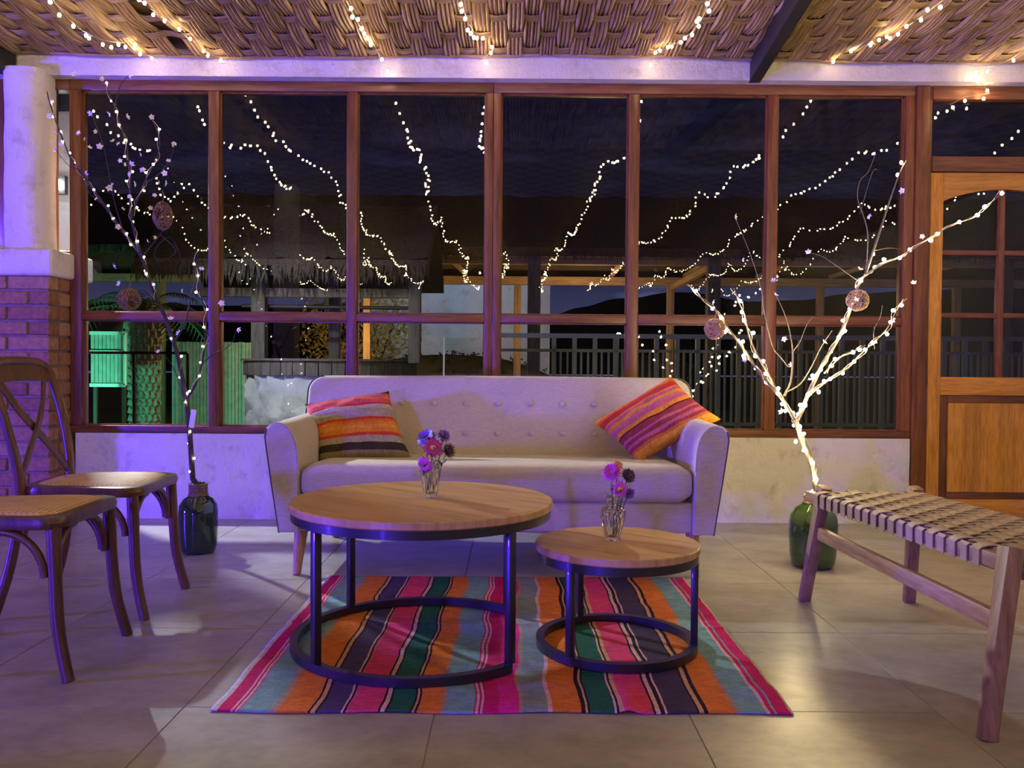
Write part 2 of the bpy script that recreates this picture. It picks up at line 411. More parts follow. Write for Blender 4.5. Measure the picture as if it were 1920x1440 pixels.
MAT['palmtrunk'] = plain('palm_bark', (0.38, 0.36, 0.31), 0.85, var=0.4, vscale=18)
MAT['leaf'] = plain('palm_leaf', (0.14, 0.22, 0.12), 0.6)
MAT['leafdark'] = plain('dark_leaf', (0.010, 0.014, 0.011), 0.7)
MAT['leaf_yellow_lit'] = plain('yellow_leaf', (0.42, 0.30, 0.06), 0.6, var=0.4, vscale=4)  # yellow lamplight on the bush is put into this leaf colour
MAT['stem'] = plain('flower_stem', (0.05, 0.10, 0.035), 0.6)
MAT['magenta'] = plain('magenta_petal', (0.55, 0.07, 0.36), 0.55); MAT['violet'] = plain('violet_petal', (0.14, 0.05, 0.40), 0.55)
MAT['crimson'] = plain('crimson_petal', (0.42, 0.03, 0.10), 0.55); MAT['yellow'] = plain('yellow_centre', (0.75, 0.40, 0.04), 0.6)
MAT['darkpetal'] = plain('dark_seed_head', (0.06, 0.03, 0.05), 0.7); MAT['pink'] = plain('pink_petal', (0.6, 0.25, 0.3), 0.6)

def m_stripes(nm, stops, src, weave=700, fuzz=0.004):
    """stops: list of (start, colour); flat woven stripes along src ('u','v' of the UV map)"""
    m, nt, b = newmat(nm)
    tc = nt.n('ShaderNodeTexCoord'); sp = nt.n('ShaderNodeSeparateXYZ'); nt.l(tc.outputs['UV'], sp.inputs[0])
    f0 = sp.outputs['X' if src == 'u' else 'Y']
    nn = noise(nt, coord(nt, 'Object', (1, 1, 1)), 9, 5, 0.7)
    ma = nt.n('ShaderNodeMath', operation='MULTIPLY_ADD'); ma.inputs[1].default_value = fuzz * 2; ma.inputs[2].default_value = -fuzz
    nt.l(nn, ma.inputs[0]); ad = nt.n('ShaderNodeMath', operation='ADD'); nt.l(f0, ad.inputs[0]); nt.l(ma.outputs[0], ad.inputs[1])
    f = ad.outputs[0]; out = None
    for i in range(0, len(stops), 28):
        chunk = stops[i:i + 28]
        c = ramp(nt, f, chunk, 'CONSTANT')
        if out is None: out = c
        else:
            gt = nt.n('ShaderNodeMath', operation='GREATER_THAN'); gt.inputs[1].default_value = chunk[0][0]; nt.l(f, gt.inputs[0])
            mx = nt.n('ShaderNodeMix', data_type='RGBA'); nt.l(gt.outputs[0], mx.inputs[0]); nt.l(out, mx.inputs[6]); nt.l(c, mx.inputs[7]); out = mx.outputs[2]
    v = coord(nt, 'Object', (1, 1, 1)); n1 = noise(nt, v, 320, 2); n2 = noise(nt, coord(nt, 'Object', (22, 180, 180) if src == 'u' else (160, 160, 30)), 1.0, 3)
    n3 = noise(nt, v, 30, 4, 0.7)
    out = mult(nt, out, ramp(nt, n1, [(0.3, (.78, .78, .78)), (0.65, (1.22, 1.22, 1.22))]))
    out = mult(nt, out, ramp(nt, n2, [(0.3, (.78, .78, .78)), (0.65, (1.1, 1.1, 1.1))]))
    out = mult(nt, out, ramp(nt, n3, [(0.3, (.82, .82, .82)), (0.65, (1.08, 1.08, 1.08))]))
    nt.l(out, b.inputs['Base Color']); b.inputs['Roughness'].default_value = 0.95; b.inputs['Specular IOR Level'].default_value = 0.15
    bump(nt, n1, 0.5, 0.0015, b); return m

# ------------------------------------------------------------------ the room: floor
TS = 0.645
FX0 = 1.10 - TS * 6; FY0 = 2.79 - TS * 4; WY = 4.78           # wall plane
fl = thing('floor', 'grey concrete-look tile floor of the lounge', None, (0, 0, 0), kind='structure')
MB().mm((-8, -8, -0.08), (4.6, WY + .25, -0.002)).build('floor_base', MAT['grout'], fl)
g = 0.0016
tm = MB().mm((g, g, -0.006), (TS - g, TS - g, 0.0)).mesh('floor_tile', MAT['tile'], bevel=0.0007, seg=1)
for i in range(-2, 12):
    for j in range(0, 8):
        y0 = FY0 + j * TS
        if y0 > WY - .05: continue
        inst('floor_tile', tm, fl, (FX0 + i * TS, y0, 0))
MB().mm((-8, -8, -0.006), (4.6, FY0 - g, -0.0005)).build('floor_tile_field', MAT['tile'], fl)['kind'] = 'stuff'

# ------------------------------------------------------------------ ceiling: woven reed mat
CZ = 2.605
ce = thing('ceiling', 'ceiling of woven split reed matting', None, (0, 0, CZ), kind='structure')
MB().mm((-8, -8, CZ + .03), (4.6, WY + .3, CZ + .08)).build('ceiling_deck', MAT['reed_mat'], ce)
NWARP = 78; WP = 0.086; WX0 = -3.35; WEFT = 0.215; Y_END = 4.70; Y_BEG = 3.0
def zover(i, y):
    t = (Y_END - .055 - y) / WEFT
    j = math.floor(t); fr = t - j
    a = -1 if (i + j) % 2 else 1
    b = -1 if (i + j + 1) % 2 else 1
    s = fr * fr * (3 - 2 * fr)
    return lerp(a, b, s)
for i in range(NWARP):
    x0 = WX0 + i * WP
    if abs(x0 + 1.80) < 0.05: continue            # open seam between two mats
    mb = MB()
    k_n = random.choice((4, 4, 5)); ww = WP * 0.98 / k_n
    tilt = random.uniform(-.03, .03)
    for k in range(k_n):
        xx = x0 + (k + .5 - k_n / 2) * ww; r = ww * .5
        ys = [Y_BEG + q * 0.045 for q in range(int((Y_END - Y_BEG) / 0.045) + 1)] + [Y_END + random.uniform(-.01, .012)]
        jit = random.uniform(-.003, .003); vs_ = []; fs = []; nodey = random.uniform(0, .3)
        for y in ys:
            z = CZ - .004 + 0.010 * zover(i, y) + jit + 0.012 * math.sin(x0 * 1.7 + 1) * ((y - 3) / 1.7)
            xq = xx + tilt * (y - 4.3) * .5
            for (dx, dz) in ((-r, .008), (-r * .6, -.003), (0, -.007), (r * .6, -.003), (r, .008)):
                vs_.append((xq + dx, y, z + dz))
        for q in range(len(ys) - 1):
            for e in range(4): fs.append((q * 5 + e, q * 5 + e + 1, q * 5 + e + 6, q * 5 + e + 5))
        mb.add(vs_, fs)
    mb.build('reed_bundle', MAT['reed_y'], ce, smooth=True, sharp=60)
for j in range(8):
    y0 = Y_END - .055 - j * WEFT
    mb = MB()
    for k in range(3):
        yy = y0 + (k - 1) * .023; vs_ = []; fs = []
        xs = [WX0 - .1 + q * WP / 2 for q in range(NWARP * 2 + 4)]
        for x in xs:
            i = (x - WX0) / WP; i0 = math.floor(i); s = i - i0; s = s * s * (3 - 2 * s)
            a = 1 if (i0 + j) % 2 else -1; b = 1 if (i0 + 1 + j) % 2 else -1
            z = CZ - .004 + 0.010 * lerp(a, b, s) + 0.012 * math.sin(x * 1.7 + 1) * ((y0 - 3) / 1.7)
            for dy, dz in ((-.013, .004), (0, -.003), (.013, .004)): vs_.append((x, yy + dy, z + dz))
        for q in range(len(xs) - 1):
            for e in range(2): fs.append((q * 3 + e, q * 3 + e + 1, q * 3 + e + 4, q * 3 + e + 3))
        mb.add(vs_, fs)
    mb.build('reed_band', MAT['reed_x'], ce, smooth=True, sharp=60)
# edge cane along the lintel
pts = [(x, Y_END - .01, CZ - .018 + 0.012 * math.sin(x * 1.7 + 1) + .004 * math.sin(x * 9)) for x in [WX0 + q * .1 for q in range(67)]]
MB().tube(pts, 0.008, 6).build('edge_cane', MAT['reed_x'], ce)
# dark rafters
MB().bar((1.345, 4.76, CZ - .065), (1.20, 2.8, CZ - .05), 0.065, 0.125).build('ceiling_rafter', MAT['steel'], None, bevel=0.004)
tag(bpy.data.objects['ceiling_rafter'], 'black ceiling rafter above right window unit, ending at the lintel', None, kind='structure')
bpy.data.objects['ceiling_rafter'].name = 'trim_1'
o = MB().bar((-2.80, 4.72, CZ - .07), (-3.35, 3.4, CZ - .06), 0.09, 0.11).build('trim_2', MAT['steel'], None, bevel=0.004)
tag(o, 'black ceiling rafter above the white corner column', kind='structure')

# ------------------------------------------------------------------ walls
def rough_slab(mb, x0, x1, z0, z1, y0, y1, nx, nz, amp, seed=0):
    """plaster slab: front face uneven"""
    def fn(u, v):
        x = lerp(x0, x1, u); z = lerp(z0, z1, v)
        e = min(1, min(v, 1 - v) * 8 + .15)
        n = mnoise.noise(V((x * 4, z * 4, seed))) + .5 * mnoise.noise(V((x * 11, z * 11, seed + 3)))
        return V((x, y0 - amp * e * n, z))
    mb.grid(fn, nx, nz)
    a = V((x0, y1, z0)); 
    mb.add([(x0, y0, z1), (x1, y0, z1), (x1, y1, z1), (x0, y1, z1)], [(0, 1, 2, 3)])
    mb.add([(x0, y0, z0), (x1, y0, z0), (x1, y1, z0), (x0, y1, z0)], [(3, 2, 1, 0)])
    mb.add([(x0, y0, z0), (x0, y1, z0), (x0, y1, z1), (x0, y0, z1)], [(0, 1, 2, 3)])
    mb.add([(x1, y0, z0), (x1, y1, z0), (x1, y1, z1), (x1, y0, z1)], [(3, 2, 1, 0)])
    mb.add([(x0, y1, z0), (x1, y1, z0), (x1, y1, z1), (x0, y1, z1)], [(3, 2, 1, 0)])
    return mb
XL = -2.478; XR = 2.265; SILL = 0.487; GL = 4.835
o = rough_slab(MB(), XL, XR - .003, 0.0, SILL - .002, WY, WY + .20, 110, 14, 0.007).build('wall_front', MAT['plaster'], None, smooth=True)
tag(o, 'low white rough-plastered wall below the windows', kind='structure')
LZ = 2.481
o = rough_slab(MB(), -8, 4.6, LZ, CZ + .03, 4.72, WY + .24, 260, 5, 0.008, 5).build('wall_lintel', MAT['plaster'], None, smooth=True)
o.name = 'wall_upper'; tag(o, 'white plastered lintel beam above the windows', kind='structure')
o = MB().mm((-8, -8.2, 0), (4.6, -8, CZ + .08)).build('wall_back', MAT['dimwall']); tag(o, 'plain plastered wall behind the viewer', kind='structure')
o = MB().mm((4.6, -8.2, 0), (4.8, WY + .2, CZ + .08)).build('wall_right', MAT['plaster']); tag(o, 'plain plastered side wall right of the door', kind='structure')
o = MB().mm((-8.2, -8.2, 0), (-8, WY + .2, CZ + .08)).build('wall_left', MAT['plaster']); tag(o, 'plain plastered far side wall left of the chairs', kind='structure')
o = MB().mm((-8, WY, 0), (-3.3, WY + .2, LZ)).build('wall_corner', MAT['plaster']); tag(o, 'plastered wall stretch left of the brick pier', kind='structure')
o = MB().mm((3.30, WY, 0), (4.6, WY + .2, LZ)).build('wall_door_side', MAT['plaster']); tag(o, 'plastered wall stretch right of the door', kind='structure')

# brick pier with plaster cap, column above
PX1 = -2.512; PY0 = 4.572; PY1 = 5.0; PZ = 1.352
pier = thing('brick_pier', 'red brick pier with white plaster cap at the left end of the windows', 'pier', (-2.95, 4.78, 0)); pier['kind'] = 'structure'; del pier['category']
pier.name = 'wall_pier'
MB().mm((-3.6, PY0 + .012, 0), (PX1 - .012, PY1 - .012, PZ)).build('mortar_core', MAT['mortar'], pier)
CH = 0.0825; BL = 0.236
bA = MB().box((0, 0, 0), (BL - .012, .10, CH - .012)).mesh('brick', MAT['brick'], bevel=0.005, seg=1)
bB = MB().box((0, 0, 0), (.108, .10, CH - .012)).mesh('brick', MAT['brick'], bevel=0.005, seg=1)
for c in range(17):
    z = PZ - CH * (c + .5) + .004
    if z - CH / 2 < -.05: break
    if z < CH * .6: continue
    off = 0 if c % 2 == 0 else BL / 2
    x = PX1 - (BL - .012) / 2 if c % 2 == 0 else PX1 - .054
    k = 0
    while x > -3.6:
        inst('brick', bA if (c % 2 == 0 or k > 0) else bB, pier, (x + random.uniform(-.002, .002), PY0 + .05 + random.uniform(-.003, .003), z))
        x -= BL if (c % 2 == 0 or k > 0) else .178
        k += 1
    # return face
    y = PY0 + .10 + .012 + (BL - .012) / 2 if c % 2 else PY0 + .112 + .054
    k = 0
    while y < PY1 - .02:
        L = bA if (c % 2 or k > 0) else bB
        ln = (BL - .012) if L is bA else .108
        if y + ln / 2 > PY1 + .02: L = bB; ln = .108; y = min(y - .06, PY1 - .054)
        inst('brick', L, pier, (PX1 - .05 + random.uniform(-.003, .003), y, z), (0, 0, PI / 2))
        y += ln / 2 + .012 + (BL - .012) / 2
        k += 1
mb = MB()
def capfn(u, v):
    # rounded plaster slab swept round outline
    return V((0, 0, 0))
mb.mm((-3.6, 4.552, PZ), (-2.487, 5.015, 1.497))
o = mb.build('pier_cap', MAT['plaster'], pier, bevel=0.018, seg=3)
# column
mb = MB(); prof = []
n = 28; m = 26; vs_ = []; fs = []
for j in range(m + 1):
    z = lerp(1.49, LZ + .02, j / m)
    for k in range(n):
        a = 2 * PI * k / n
        rr = 0.118 * (1 + .06 * mnoise.noise(V((math.cos(a) * 1.3, math.sin(a) * 1.3, z * 3))) + .03 * mnoise.noise(V((math.cos(a) * 4, math.sin(a) * 4, z * 9))))
        cx = abs(math.cos(a)) ** .7 * (1 if math.cos(a) > 0 else -1); sy = abs(math.sin(a)) ** .7 * (1 if math.sin(a) > 0 else -1)
        vs_.append((-2.706 + rr * cx, 4.745 + rr * sy, z))
for j in range(m):
    for k in range(n): fs.append((j * n + k, j * n + (k + 1) % n, (j + 1) * n + (k + 1) % n, (j + 1) * n + k))
fs.append(tuple(range(n - 1, -1, -1))); fs.append(tuple(m * n + k for k in range(n)))
o = MB().add(vs_, fs).build('wall_column', MAT['plaster'], None, smooth=True); tag(o, 'rounded white plaster column standing on the brick pier', kind='structure')

# ------------------------------------------------------------------ windows
FD0, FD1 = 4.79, 4.875
def fx(px): return (px - 960) * 4.79 / FPX
TOPZ = LZ - .001; TOPI = 2.424; TR0 = 1.128; TR1 = 1.175; BOTI = SILL + .040
def window(nm, label, jl, mulls, jr, zb=None):
    """jl / jr : (x0,x1) of the side posts, mulls: list of (x0,x1)"""
    w = thing(nm, label, None, ((jl[0] + jr[1]) / 2, FD0, SILL), kind='structure')
    B = dict(bevel=0.004)
    MB().mm((jl[0], FD0, TOPI), (jr[1], FD1, TOPZ)).build('top_rail', W('frame', 'x'), w, **B)
    MB().mm((jl[0], FD0, SILL), (jr[1], FD1, BOTI)).build('bottom_rail', W('frame', 'x'), w, **B)
    for a, b in (jl, jr): MB().mm((a, FD0, BOTI), (b, FD1, TOPI)).build('side_post', W('frame', 'z'), w, **B)
    for a, b in mulls: MB().mm((a, FD0 + .002, BOTI), (b, FD1, TOPI)).build('mullion', W('frame', 'z'), w, **B)
    edges = [jl] + mulls + [jr]
    for i in range(len(edges) - 1):
        x0, x1 = edges[i][1], edges[i + 1][0]
        MB().mm((x0, FD0 + .004, TR0), (x1, FD1, TR1)).build('transom', W('frame', 'x'), w, **B)
        for z0, z1 in ((BOTI, TR0), (TR1, TOPI)):
            p = MB(); p.add([(x0, GL, z0), (x1, GL, z0), (x1, GL, z1), (x0, GL, z1)], [(0, 1, 2, 3)])
            p.build('pane', MAT['pane'], w, fix=False)
            bd = MB()
            for q in ((x0, z0, x0 + .007, z1), (x1 - .007, z0, x1, z1), (x0, z0, x1, z0 + .007), (x0, z1 - .007, x1, z1)):
                bd.mm((q[0], GL - .018, q[1]), (q[2], GL - .002, q[3]))
            bd.build('glazing_bead', W('frame', 'x' if x1 - x0 > 9 else 'z'), w)
    return w
window('window_1', 'left wood-framed window unit of three bays behind the blossom branch', (fx(131), fx(152)), [(fx(390), fx(410)), (fx(649), fx(668))], (fx(907), fx(921.5)))
window('window_2', 'right wood-framed window unit of three bays behind the lit branch', (fx(922), fx(937)), [(fx(1174), fx(1194)), (fx(1434), fx(1454))], (fx(1690), fx(1708)))
# narrow pane above the pier
w3 = thing('window_3', 'narrow wood-framed pane above the brick pier', None, (fx(106), FD0, 1.5), kind='structure')
MB().mm((fx(79), FD0, 1.498), (fx(97), FD1, TOPZ)).build('side_post', W('frame', 'z'), w3, bevel=.004)
MB().mm((fx(97), FD0, TOPI), (fx(131), FD1, TOPZ)).build('top_rail', W('frame', 'x'), w3, bevel=.004)
MB().mm((fx(97), FD0, 1.498), (fx(131), FD1, 1.515)).build('bottom_rail', W('frame', 'x'), w3, bevel=.003)
MB().add([(fx(97), GL, 1.515), (fx(131), GL, 1.515), (fx(131), GL, TOPI), (fx(97), GL, TOPI)], [(0, 1, 2, 3)]).build('pane', MAT['pane'], w3, fix=False)
w4 = thing('window_4', 'wood-framed window left of the white column, only its post in view', None, (-3.0, FD0, 1.5), kind='structure')
MB().mm((-2.93, FD0, 1.498), (-2.79, FD1, TOPZ)).build('side_post', W('frame', 'z'), w4, bevel=.004)
MB().mm((-3.30, FD0, TOPI), (-2.93, FD1, TOPZ)).build('top_rail', W('frame', 'x'), w4, bevel=.004)
MB().add([(-3.3, GL, 1.498), (-2.93, GL, 1.498), (-2.93, GL, TOPI), (-3.3, GL, TOPI)], [(0, 1, 2, 3)]).build('pane', MAT['pane'], w4, fix=False)

# ------------------------------------------------------------------ door with fanlight
dr = thing('door_1', 'orange-stained wooden door with arched small-paned glazing', None, (2.77, 4.8, 0), kind='structure')
DX0, DX1 = fx(1740.5), 3.185; DC = (DX0 + DX1) / 2
B = dict(bevel=0.004)
MB().mm((fx(1709), FD0 - .012, 0), (fx(1733), FD1, TOPZ)).build('door_post', W('frame', 'z'), dr, **B)
MB().mm((fx(1734), FD0 + .006, 0), (fx(1740), FD1, TOPZ)).build('door_stop', W('doordark', 'z'), dr)
MB().mm((DX1 + .003, FD0 - .012, 0), (DX1 + .10, FD1, TOPZ)).build('door_post', W('frame', 'z'), dr, **B)
MB().mm((fx(1740), FD0 - .006, 2.405), (DX1, FD1, TOPZ)).build('head_rail', W('frame', 'x'), dr, **B)
MB().mm((fx(1740), FD0 - .006, 2.0), (DX1, FD1, 2.085)).build('fanlight_rail', W('frame', 'x'), dr, **B)
MB().add([(DX0, GL, 2.085), (DX1, GL, 2.085), (DX1, GL, 2.405), (DX0, GL, 2.405)], [(0, 1, 2, 3)]).build('pane', MAT['pane'], dr, fix=False)
SW = 0.072; DT0, DT1 = FD0 + .006, FD0 + .052
gx0, gx1 = DX0 + SW, DX1 - SW; GZ0 = 0.838; GZ1 = 1.835; ARC = 0.068
for a, b in ((DX0, gx0), (gx1, DX1)): MB().mm((a, DT0, .01), (b, DT1, 1.995)).build('stile', W('door', 'z'), dr, bevel=.003)
arc = [(lerp(gx0, gx1, q / 16), GZ1 + ARC * math.sin(PI * q / 16) ** .8) for q in range(17)]
MB().prism(arc + [(gx1, 1.995), (gx0, 1.995)], lambda a, b: V((a, DT0, b)), lambda a, b: V((a, DT1, b))).build('arched_rail', W('door', 'x'), dr)
MB().mm((gx0, DT0, .735), (gx1, DT1, GZ0)).build('lock_rail', W('door', 'x'), dr, bevel=.003)
MB().mm((gx0, DT0, .01), (gx1, DT1, .14)).build('bottom_rail', W('door', 'x'), dr, bevel=.003)
fp = thing('panel', None, None, (DC, 0, .44)); fp.parent = dr; fp.location = V((DC, DT0, .44)) - V(dr.location)
for (x0, z0, x1, z1, ax) in ((gx0, .14, gx0 + .052, .735, 'z'), (gx1 - .052, .14, gx1, .735, 'z'), (gx0 + .052, .69, gx1 - .052, .735, 'x'), (gx0 + .052, .14, gx1 - .052, .182, 'x')):
    MB().mm((x0, DT0 + .014, z0), (x1, DT1, z1)).build('panel_moulding', W('doordark', ax), fp, bevel=.003)
nb = 6
for q in range(nb):
    a = lerp(gx0 + .052, gx1 - .052, q / nb); b = lerp(gx0 + .052, gx1 - .052, (q + 1) / nb)
    MB().mm((a, DT0 + .006, .182), (b - .0006, DT1, .69)).build('panel_board', W('door', 'z'), fp)
MB().mm((DC - .016, DT0 + .004, GZ0), (DC + .016, DT1, GZ1 + ARC)).build('muntin', W('frame', 'z'), dr, bevel=.003)
mzs = [1.19, 1.545]
for z in mzs:
    for a, b in ((gx0, DC - .016), (DC + .016, gx1)): MB().mm((a, DT0 + .006, z - .014), (b, DT1, z + .014)).build('muntin', W('frame', 'x'), dr, bevel=.003)
zz = [GZ0, 1.176, 1.204, 1.531, 1.559, GZ1 + ARC]
for a, b in ((gx0, DC - .016), (DC + .016, gx1)):
    for q in (0, 2, 4):
        MB().add([(a, GL - .01, zz[q]), (b, GL - .01, zz[q]), (b, GL - .01, zz[q + 1]), (a, GL - .01, zz[q + 1])], [(0, 1, 2, 3)]).build('pane', MAT['pane'], dr, fix=False)
# plastered post inside the room, out of frame on the left, mirrored by the glass
o = MB().mm((-2.26, 1.5, 0), (-2.06, 1.7, CZ - .02)).build('trim_3', MAT['plaster'], None, bevel=.01); tag(o, 'plastered square post inside the room', kind='structure')

# ------------------------------------------------------------------ rug
RX0, RX1, RY0, RY1 = -0.757, 0.722, 2.115, 3.485
mg = (0.50, 0.012, 0.14); pk = (0.62, 0.05, 0.19); pl = (0.62, 0.36, 0.42); bl = (0.17, 0.31, 0.37); tp = (0.33, 0.24, 0.21)
org = (0.62, 0.17, 0.035); bk = (0.02, 0.012, 0.025); tn = (0.55, 0.30, 0.18); ind = (0.065, 0.045, 0.15); gr = (0.015, 0.10, 0.085); be = (0.5, 0.45, 0.38); gb = (0.20, 0.24, 0.30)
RUG = [(0, be), (.008, mg), (.032, pl), (.037, mg), (.041, pl), (.045, (.4, .12, .3)), (.050, bl), (.098, tp), (.113, org), (.165, bk), (.171, tn), (.176, bk), (.180, ind), (.219, pl), (.224, bk), (.229, (.5, .1, .25)), (.233, pk),
       (.284, bk), (.288, pl), (.293, bk), (.297, gr), (.337, bk), (.342, tn), (.347, bk), (.351, org), (.390, tp), (.398, bl), (.448, mg), (.452, pl), (.457, mg), (.460, pl), (.463, mg), (.49, (.62, .02, .26)), (.527, tp), (.533, gb), (.575, pl), (.584, org), (.636, bk), (.641, tn), (.646, bk), (.650, gr),
       (.692, pl), (.697, bk), (.703, tn), (.709, pk), (.758, bk), (.764, pl), (.772, bk), (.779, pl), (.783, (.05, .035, .085)), (.833, bk), (.839, tn), (.846, bk), (.852, org), (.902, tp), (.910, bl), (.955, pl), (.960, mg), (.966, bl), (.970, mg), (.993, be)]
MAT['rug'] = m_stripes('striped_wool', RUG, 'u', fuzz=0.0035)
def grid_uv(name, mat, fn, nu, nv, thick=0.0, label=None):
    verts = [fn(i / nu, j / nv) for j in range(nv + 1) for i in range(nu + 1)]
    xs = [p.x for p in verts]; ys = [p.y for p in verts]; zs = [p.z for p in verts]
    c = V(((min(xs) + max(xs)) / 2, (min(ys) + max(ys)) / 2, min(zs)))
    me = bpy.data.meshes.new(name)
    faces = [(j * (nu + 1) + i, j * (nu + 1) + i + 1, (j + 1) * (nu + 1) + i + 1, (j + 1) * (nu + 1) + i) for j in range(nv) for i in range(nu)]
    me.from_pydata([tuple(p - c) for p in verts], [], faces)
    uvl = me.uv_layers.new(name='UVMap')
    for lp in me.loops:
        k = lp.vertex_index; uvl.data[lp.index].uv = ((k % (nu + 1)) / nu, (k // (nu + 1)) / nv)
    me.polygons.foreach_set('use_smooth', [True] * len(me.polygons)); me.materials.append(mat)
    o = bpy.data.objects.new(name, me); COL.objects.link(o); o.location = c
    if thick:
        md = o.modifiers.new('thickness', 'SOLIDIFY'); md.thickness = thick; md.offset = 1
    return o
def rugfn(u, v):
    x = lerp(RX0, RX1, u); y = lerp(RY0, RY1, v)
    wob = .006 * math.sin(y * 9 + u * 5) + .004 * math.sin(y * 23 + 2 * u)
    x += wob * (1 - 1.4 * abs(u - .5))
    if v == 0: y += .004 * math.sin(x * 14)
    y += .006 * math.sin(x * 3)
    z = 0.0015
    z += .010 * math.exp(-((x - .30 - .1 * (y - 2.1)) / .022) ** 2) * max(0, 1 - (y - 2.11) / .22)   # pucker at the front edge
    z += .008 * max(0, mnoise.noise(V((x * 5, y * 9, 2)))) ** 1.2
    z += .005 * math.exp(-((y - 2.83 - .02 * math.sin(x * 7)) / .014) ** 2) + .004 * math.exp(-((y - 3.16 + .015 * math.sin(x * 5)) / .014) ** 2)
    z += .007 * math.exp(-(((y - 2.52) + .45 * (x + .25)) / .02) ** 2) * math.exp(-((x + .25) / .16) ** 2)
    z += .007 * math.exp(-(((y - 2.60) - .3 * (x + .18)) / .018) ** 2) * math.exp(-((x + .2) / .14) ** 2)
    return V((x, y, z))
rug = tag(grid_uv('striped_rug', MAT['rug'], rugfn, 150, 130, 0.004), 'multicoloured striped woven rug under the two round tables', 'rug')

# ------------------------------------------------------------------ sofa
SX = -0.06
sofa = thing('sofa', 'greige button-tufted three-seat sofa below the windows', 'sofa', (SX, 3.9, 0))
arm_prof = [(.893, .19), (.905, .27), (.925, .40), (.944, .53), (.951, .585), (.945, .618), (.926, .637), (.90, .642), (.872, .634), (.848, .612), (.830, .578), (.820, .53), (.815, .45), (.813, .19)]
for sgn in (-1, 1):
    def mk(y, push): return lambda a, b: V((SX + sgn * (a if a > .86 else a + push * 0), y, b - (0 if b < .2 else 0)))
    mb = MB()
    ys = [3.445, 3.455, 3.6, 3.8, 4.0, 4.2, 4.28]
    ins = [.012, 0, 0, 0, 0, 0, .01]
    n = len(arm_prof); vs_ = []; fs = []
    cxm = .87; czm = .42
    for y, q in zip(ys, ins):
        lift = .018 * (y - 3.45)
        for a, b in arm_prof:
            aa = a + (cxm - a) * q * 4; bb = b + (czm - b) * q * 1.2
            vs_.append((SX + sgn * aa, y, bb + (lift if b > .4 else 0)))
    for j in range(len(ys) - 1):
        for k in range(n): fs.append((j * n + k, j * n + (k + 1) % n, (j + 1) * n + (k + 1) % n, (j + 1) * n + k))
    fs.append(tuple(range(n))); fs.append(tuple((len(ys) - 1) * n + k for k in range(n - 1, -1, -1)))
    arm = mb.add(vs_, fs).build('armrest', MAT['sofa'], sofa, smooth=True, sharp=50)
    pp = [V((SX + sgn * a, 3.447, b)) for a, b in arm_prof]
    MB().tube(pp[:6], .0035, 6).build('piping', MAT['piping'], arm)
    MB().tube(catmull(pp[5:13], 3), .002, 6).build('piping', MAT['sofa'], arm)
# base
MB().mm((SX - .815, 3.485, .19), (SX + .815, 4.32, .318)).build('base', MAT['sofa'], sofa, bevel=.012, seg=3)
# seat cushion
def seatfn():
    mb = MB(); x0, x1 = SX - .806, SX + .806; y0, y1 = 3.452, 4.09
    ring = []
    # rounded profile in y-z swept along x with pillow ends
    prof = []
    for q in range(25):
        a = -PI / 2 + PI * q / 24
        prof.append((-math.cos(a), math.sin(a)))
    nx = 40; vs_ = []; fs = []
    hp = len(prof)
    for i in range(nx + 1):
        u = i / nx; x = lerp(x0, x1, u)
        e = min(u, 1 - u) * (x1 - x0) / .07
        k = 1 if e >= 1 else math.sqrt(max(0, 1 - (1 - e) ** 2)) * .35 + .65
        for (cy, sz) in prof:
            yy = y0 + .075 * (1 - abs(cy) ** .75) + (1 - k) * .05
            hz = (abs(sz) ** .55) * (1 if sz > 0 else -1)
            zt = .393 + .080 * hz * k
            vs_.append((x, yy, zt))
        vs_.append((x, y1, .393 + .058 * k)); vs_.append((x, y1, .32))
    m = hp + 2
    for i in range(nx):
        for k in range(m): fs.append((i * m + k, i * m + (k + 1) % m, (i + 1) * m + (k + 1) % m, (i + 1) * m + k))
    fs.append(tuple(range(m))); fs.append(tuple(nx * m + k for k in range(m - 1, -1, -1)))
    return mb.add(vs_, fs)
seatfn().build('seat_cushion', MAT['sofa'], sofa, smooth=True, sharp=55)
# backrest
LEAN = 0.36
def by(z): return 4.075 + (z - .44) * LEAN
mb = MB(); out = []
hw = .955; zt = .826; r = .075
pts = [(-hw + .03, .30), (-hw, .45)]
for q in range(9):
    a = PI - (PI / 2) * q / 8; pts.append((-hw + r + r * math.cos(a), zt - r + r * math.sin(a)))
for q in range(1, 24): pts.append((lerp(-hw + r, hw - r, q / 24), zt + .004 * math.sin(PI * q / 24)))
for q in range(9):
    a = PI / 2 - (PI / 2) * q / 8; pts.append((hw - r + r * math.cos(a), zt - r + r * math.sin(a)))
pts += [(hw, .45), (hw - .03, .30)]
mb.prism(pts, lambda a, b: V((SX + a, by(b), b)), lambda a, b: V((SX + a, by(b) + .17, b)))
back = mb.build('backrest', MAT['sofa'], sofa, bevel=.028, seg=4, sharp=60)
MB().tube([V((SX + a, by(b) + .006, b)) for a, b in pts[1:11]], .004, 6).build('piping', MAT['piping'], back)
MB().tube([V((SX + a, by(b) + .006, b)) for a, b in pts[-10:-1]], .004, 6).build('piping', MAT['piping'], back)
bm_ = MB().ball((0, 0, 0), (.0135, .006, .0135), 12, 8).mesh('button', MAT['sofa'], smooth=True)
for row in (757, 811):
    for k in range(-3, 4):
        z = at(934, row, 4.16).z
        inst('button', bm_, back, (SX - .008 + k * .1585, by(z) - .004, z), (math.radians(-18), 0, 0))
for sgn in (-1, 1):
    for (yt, yb) in ((3.56, 3.52), (4.24, 4.30)):
        MB().tube([(SX + sgn * .828, yt, .192), (SX + sgn * .838, yb, .0)], [.030, .017], 14).build('leg', W('leg', 'z'), sofa, smooth=True, sharp=50)

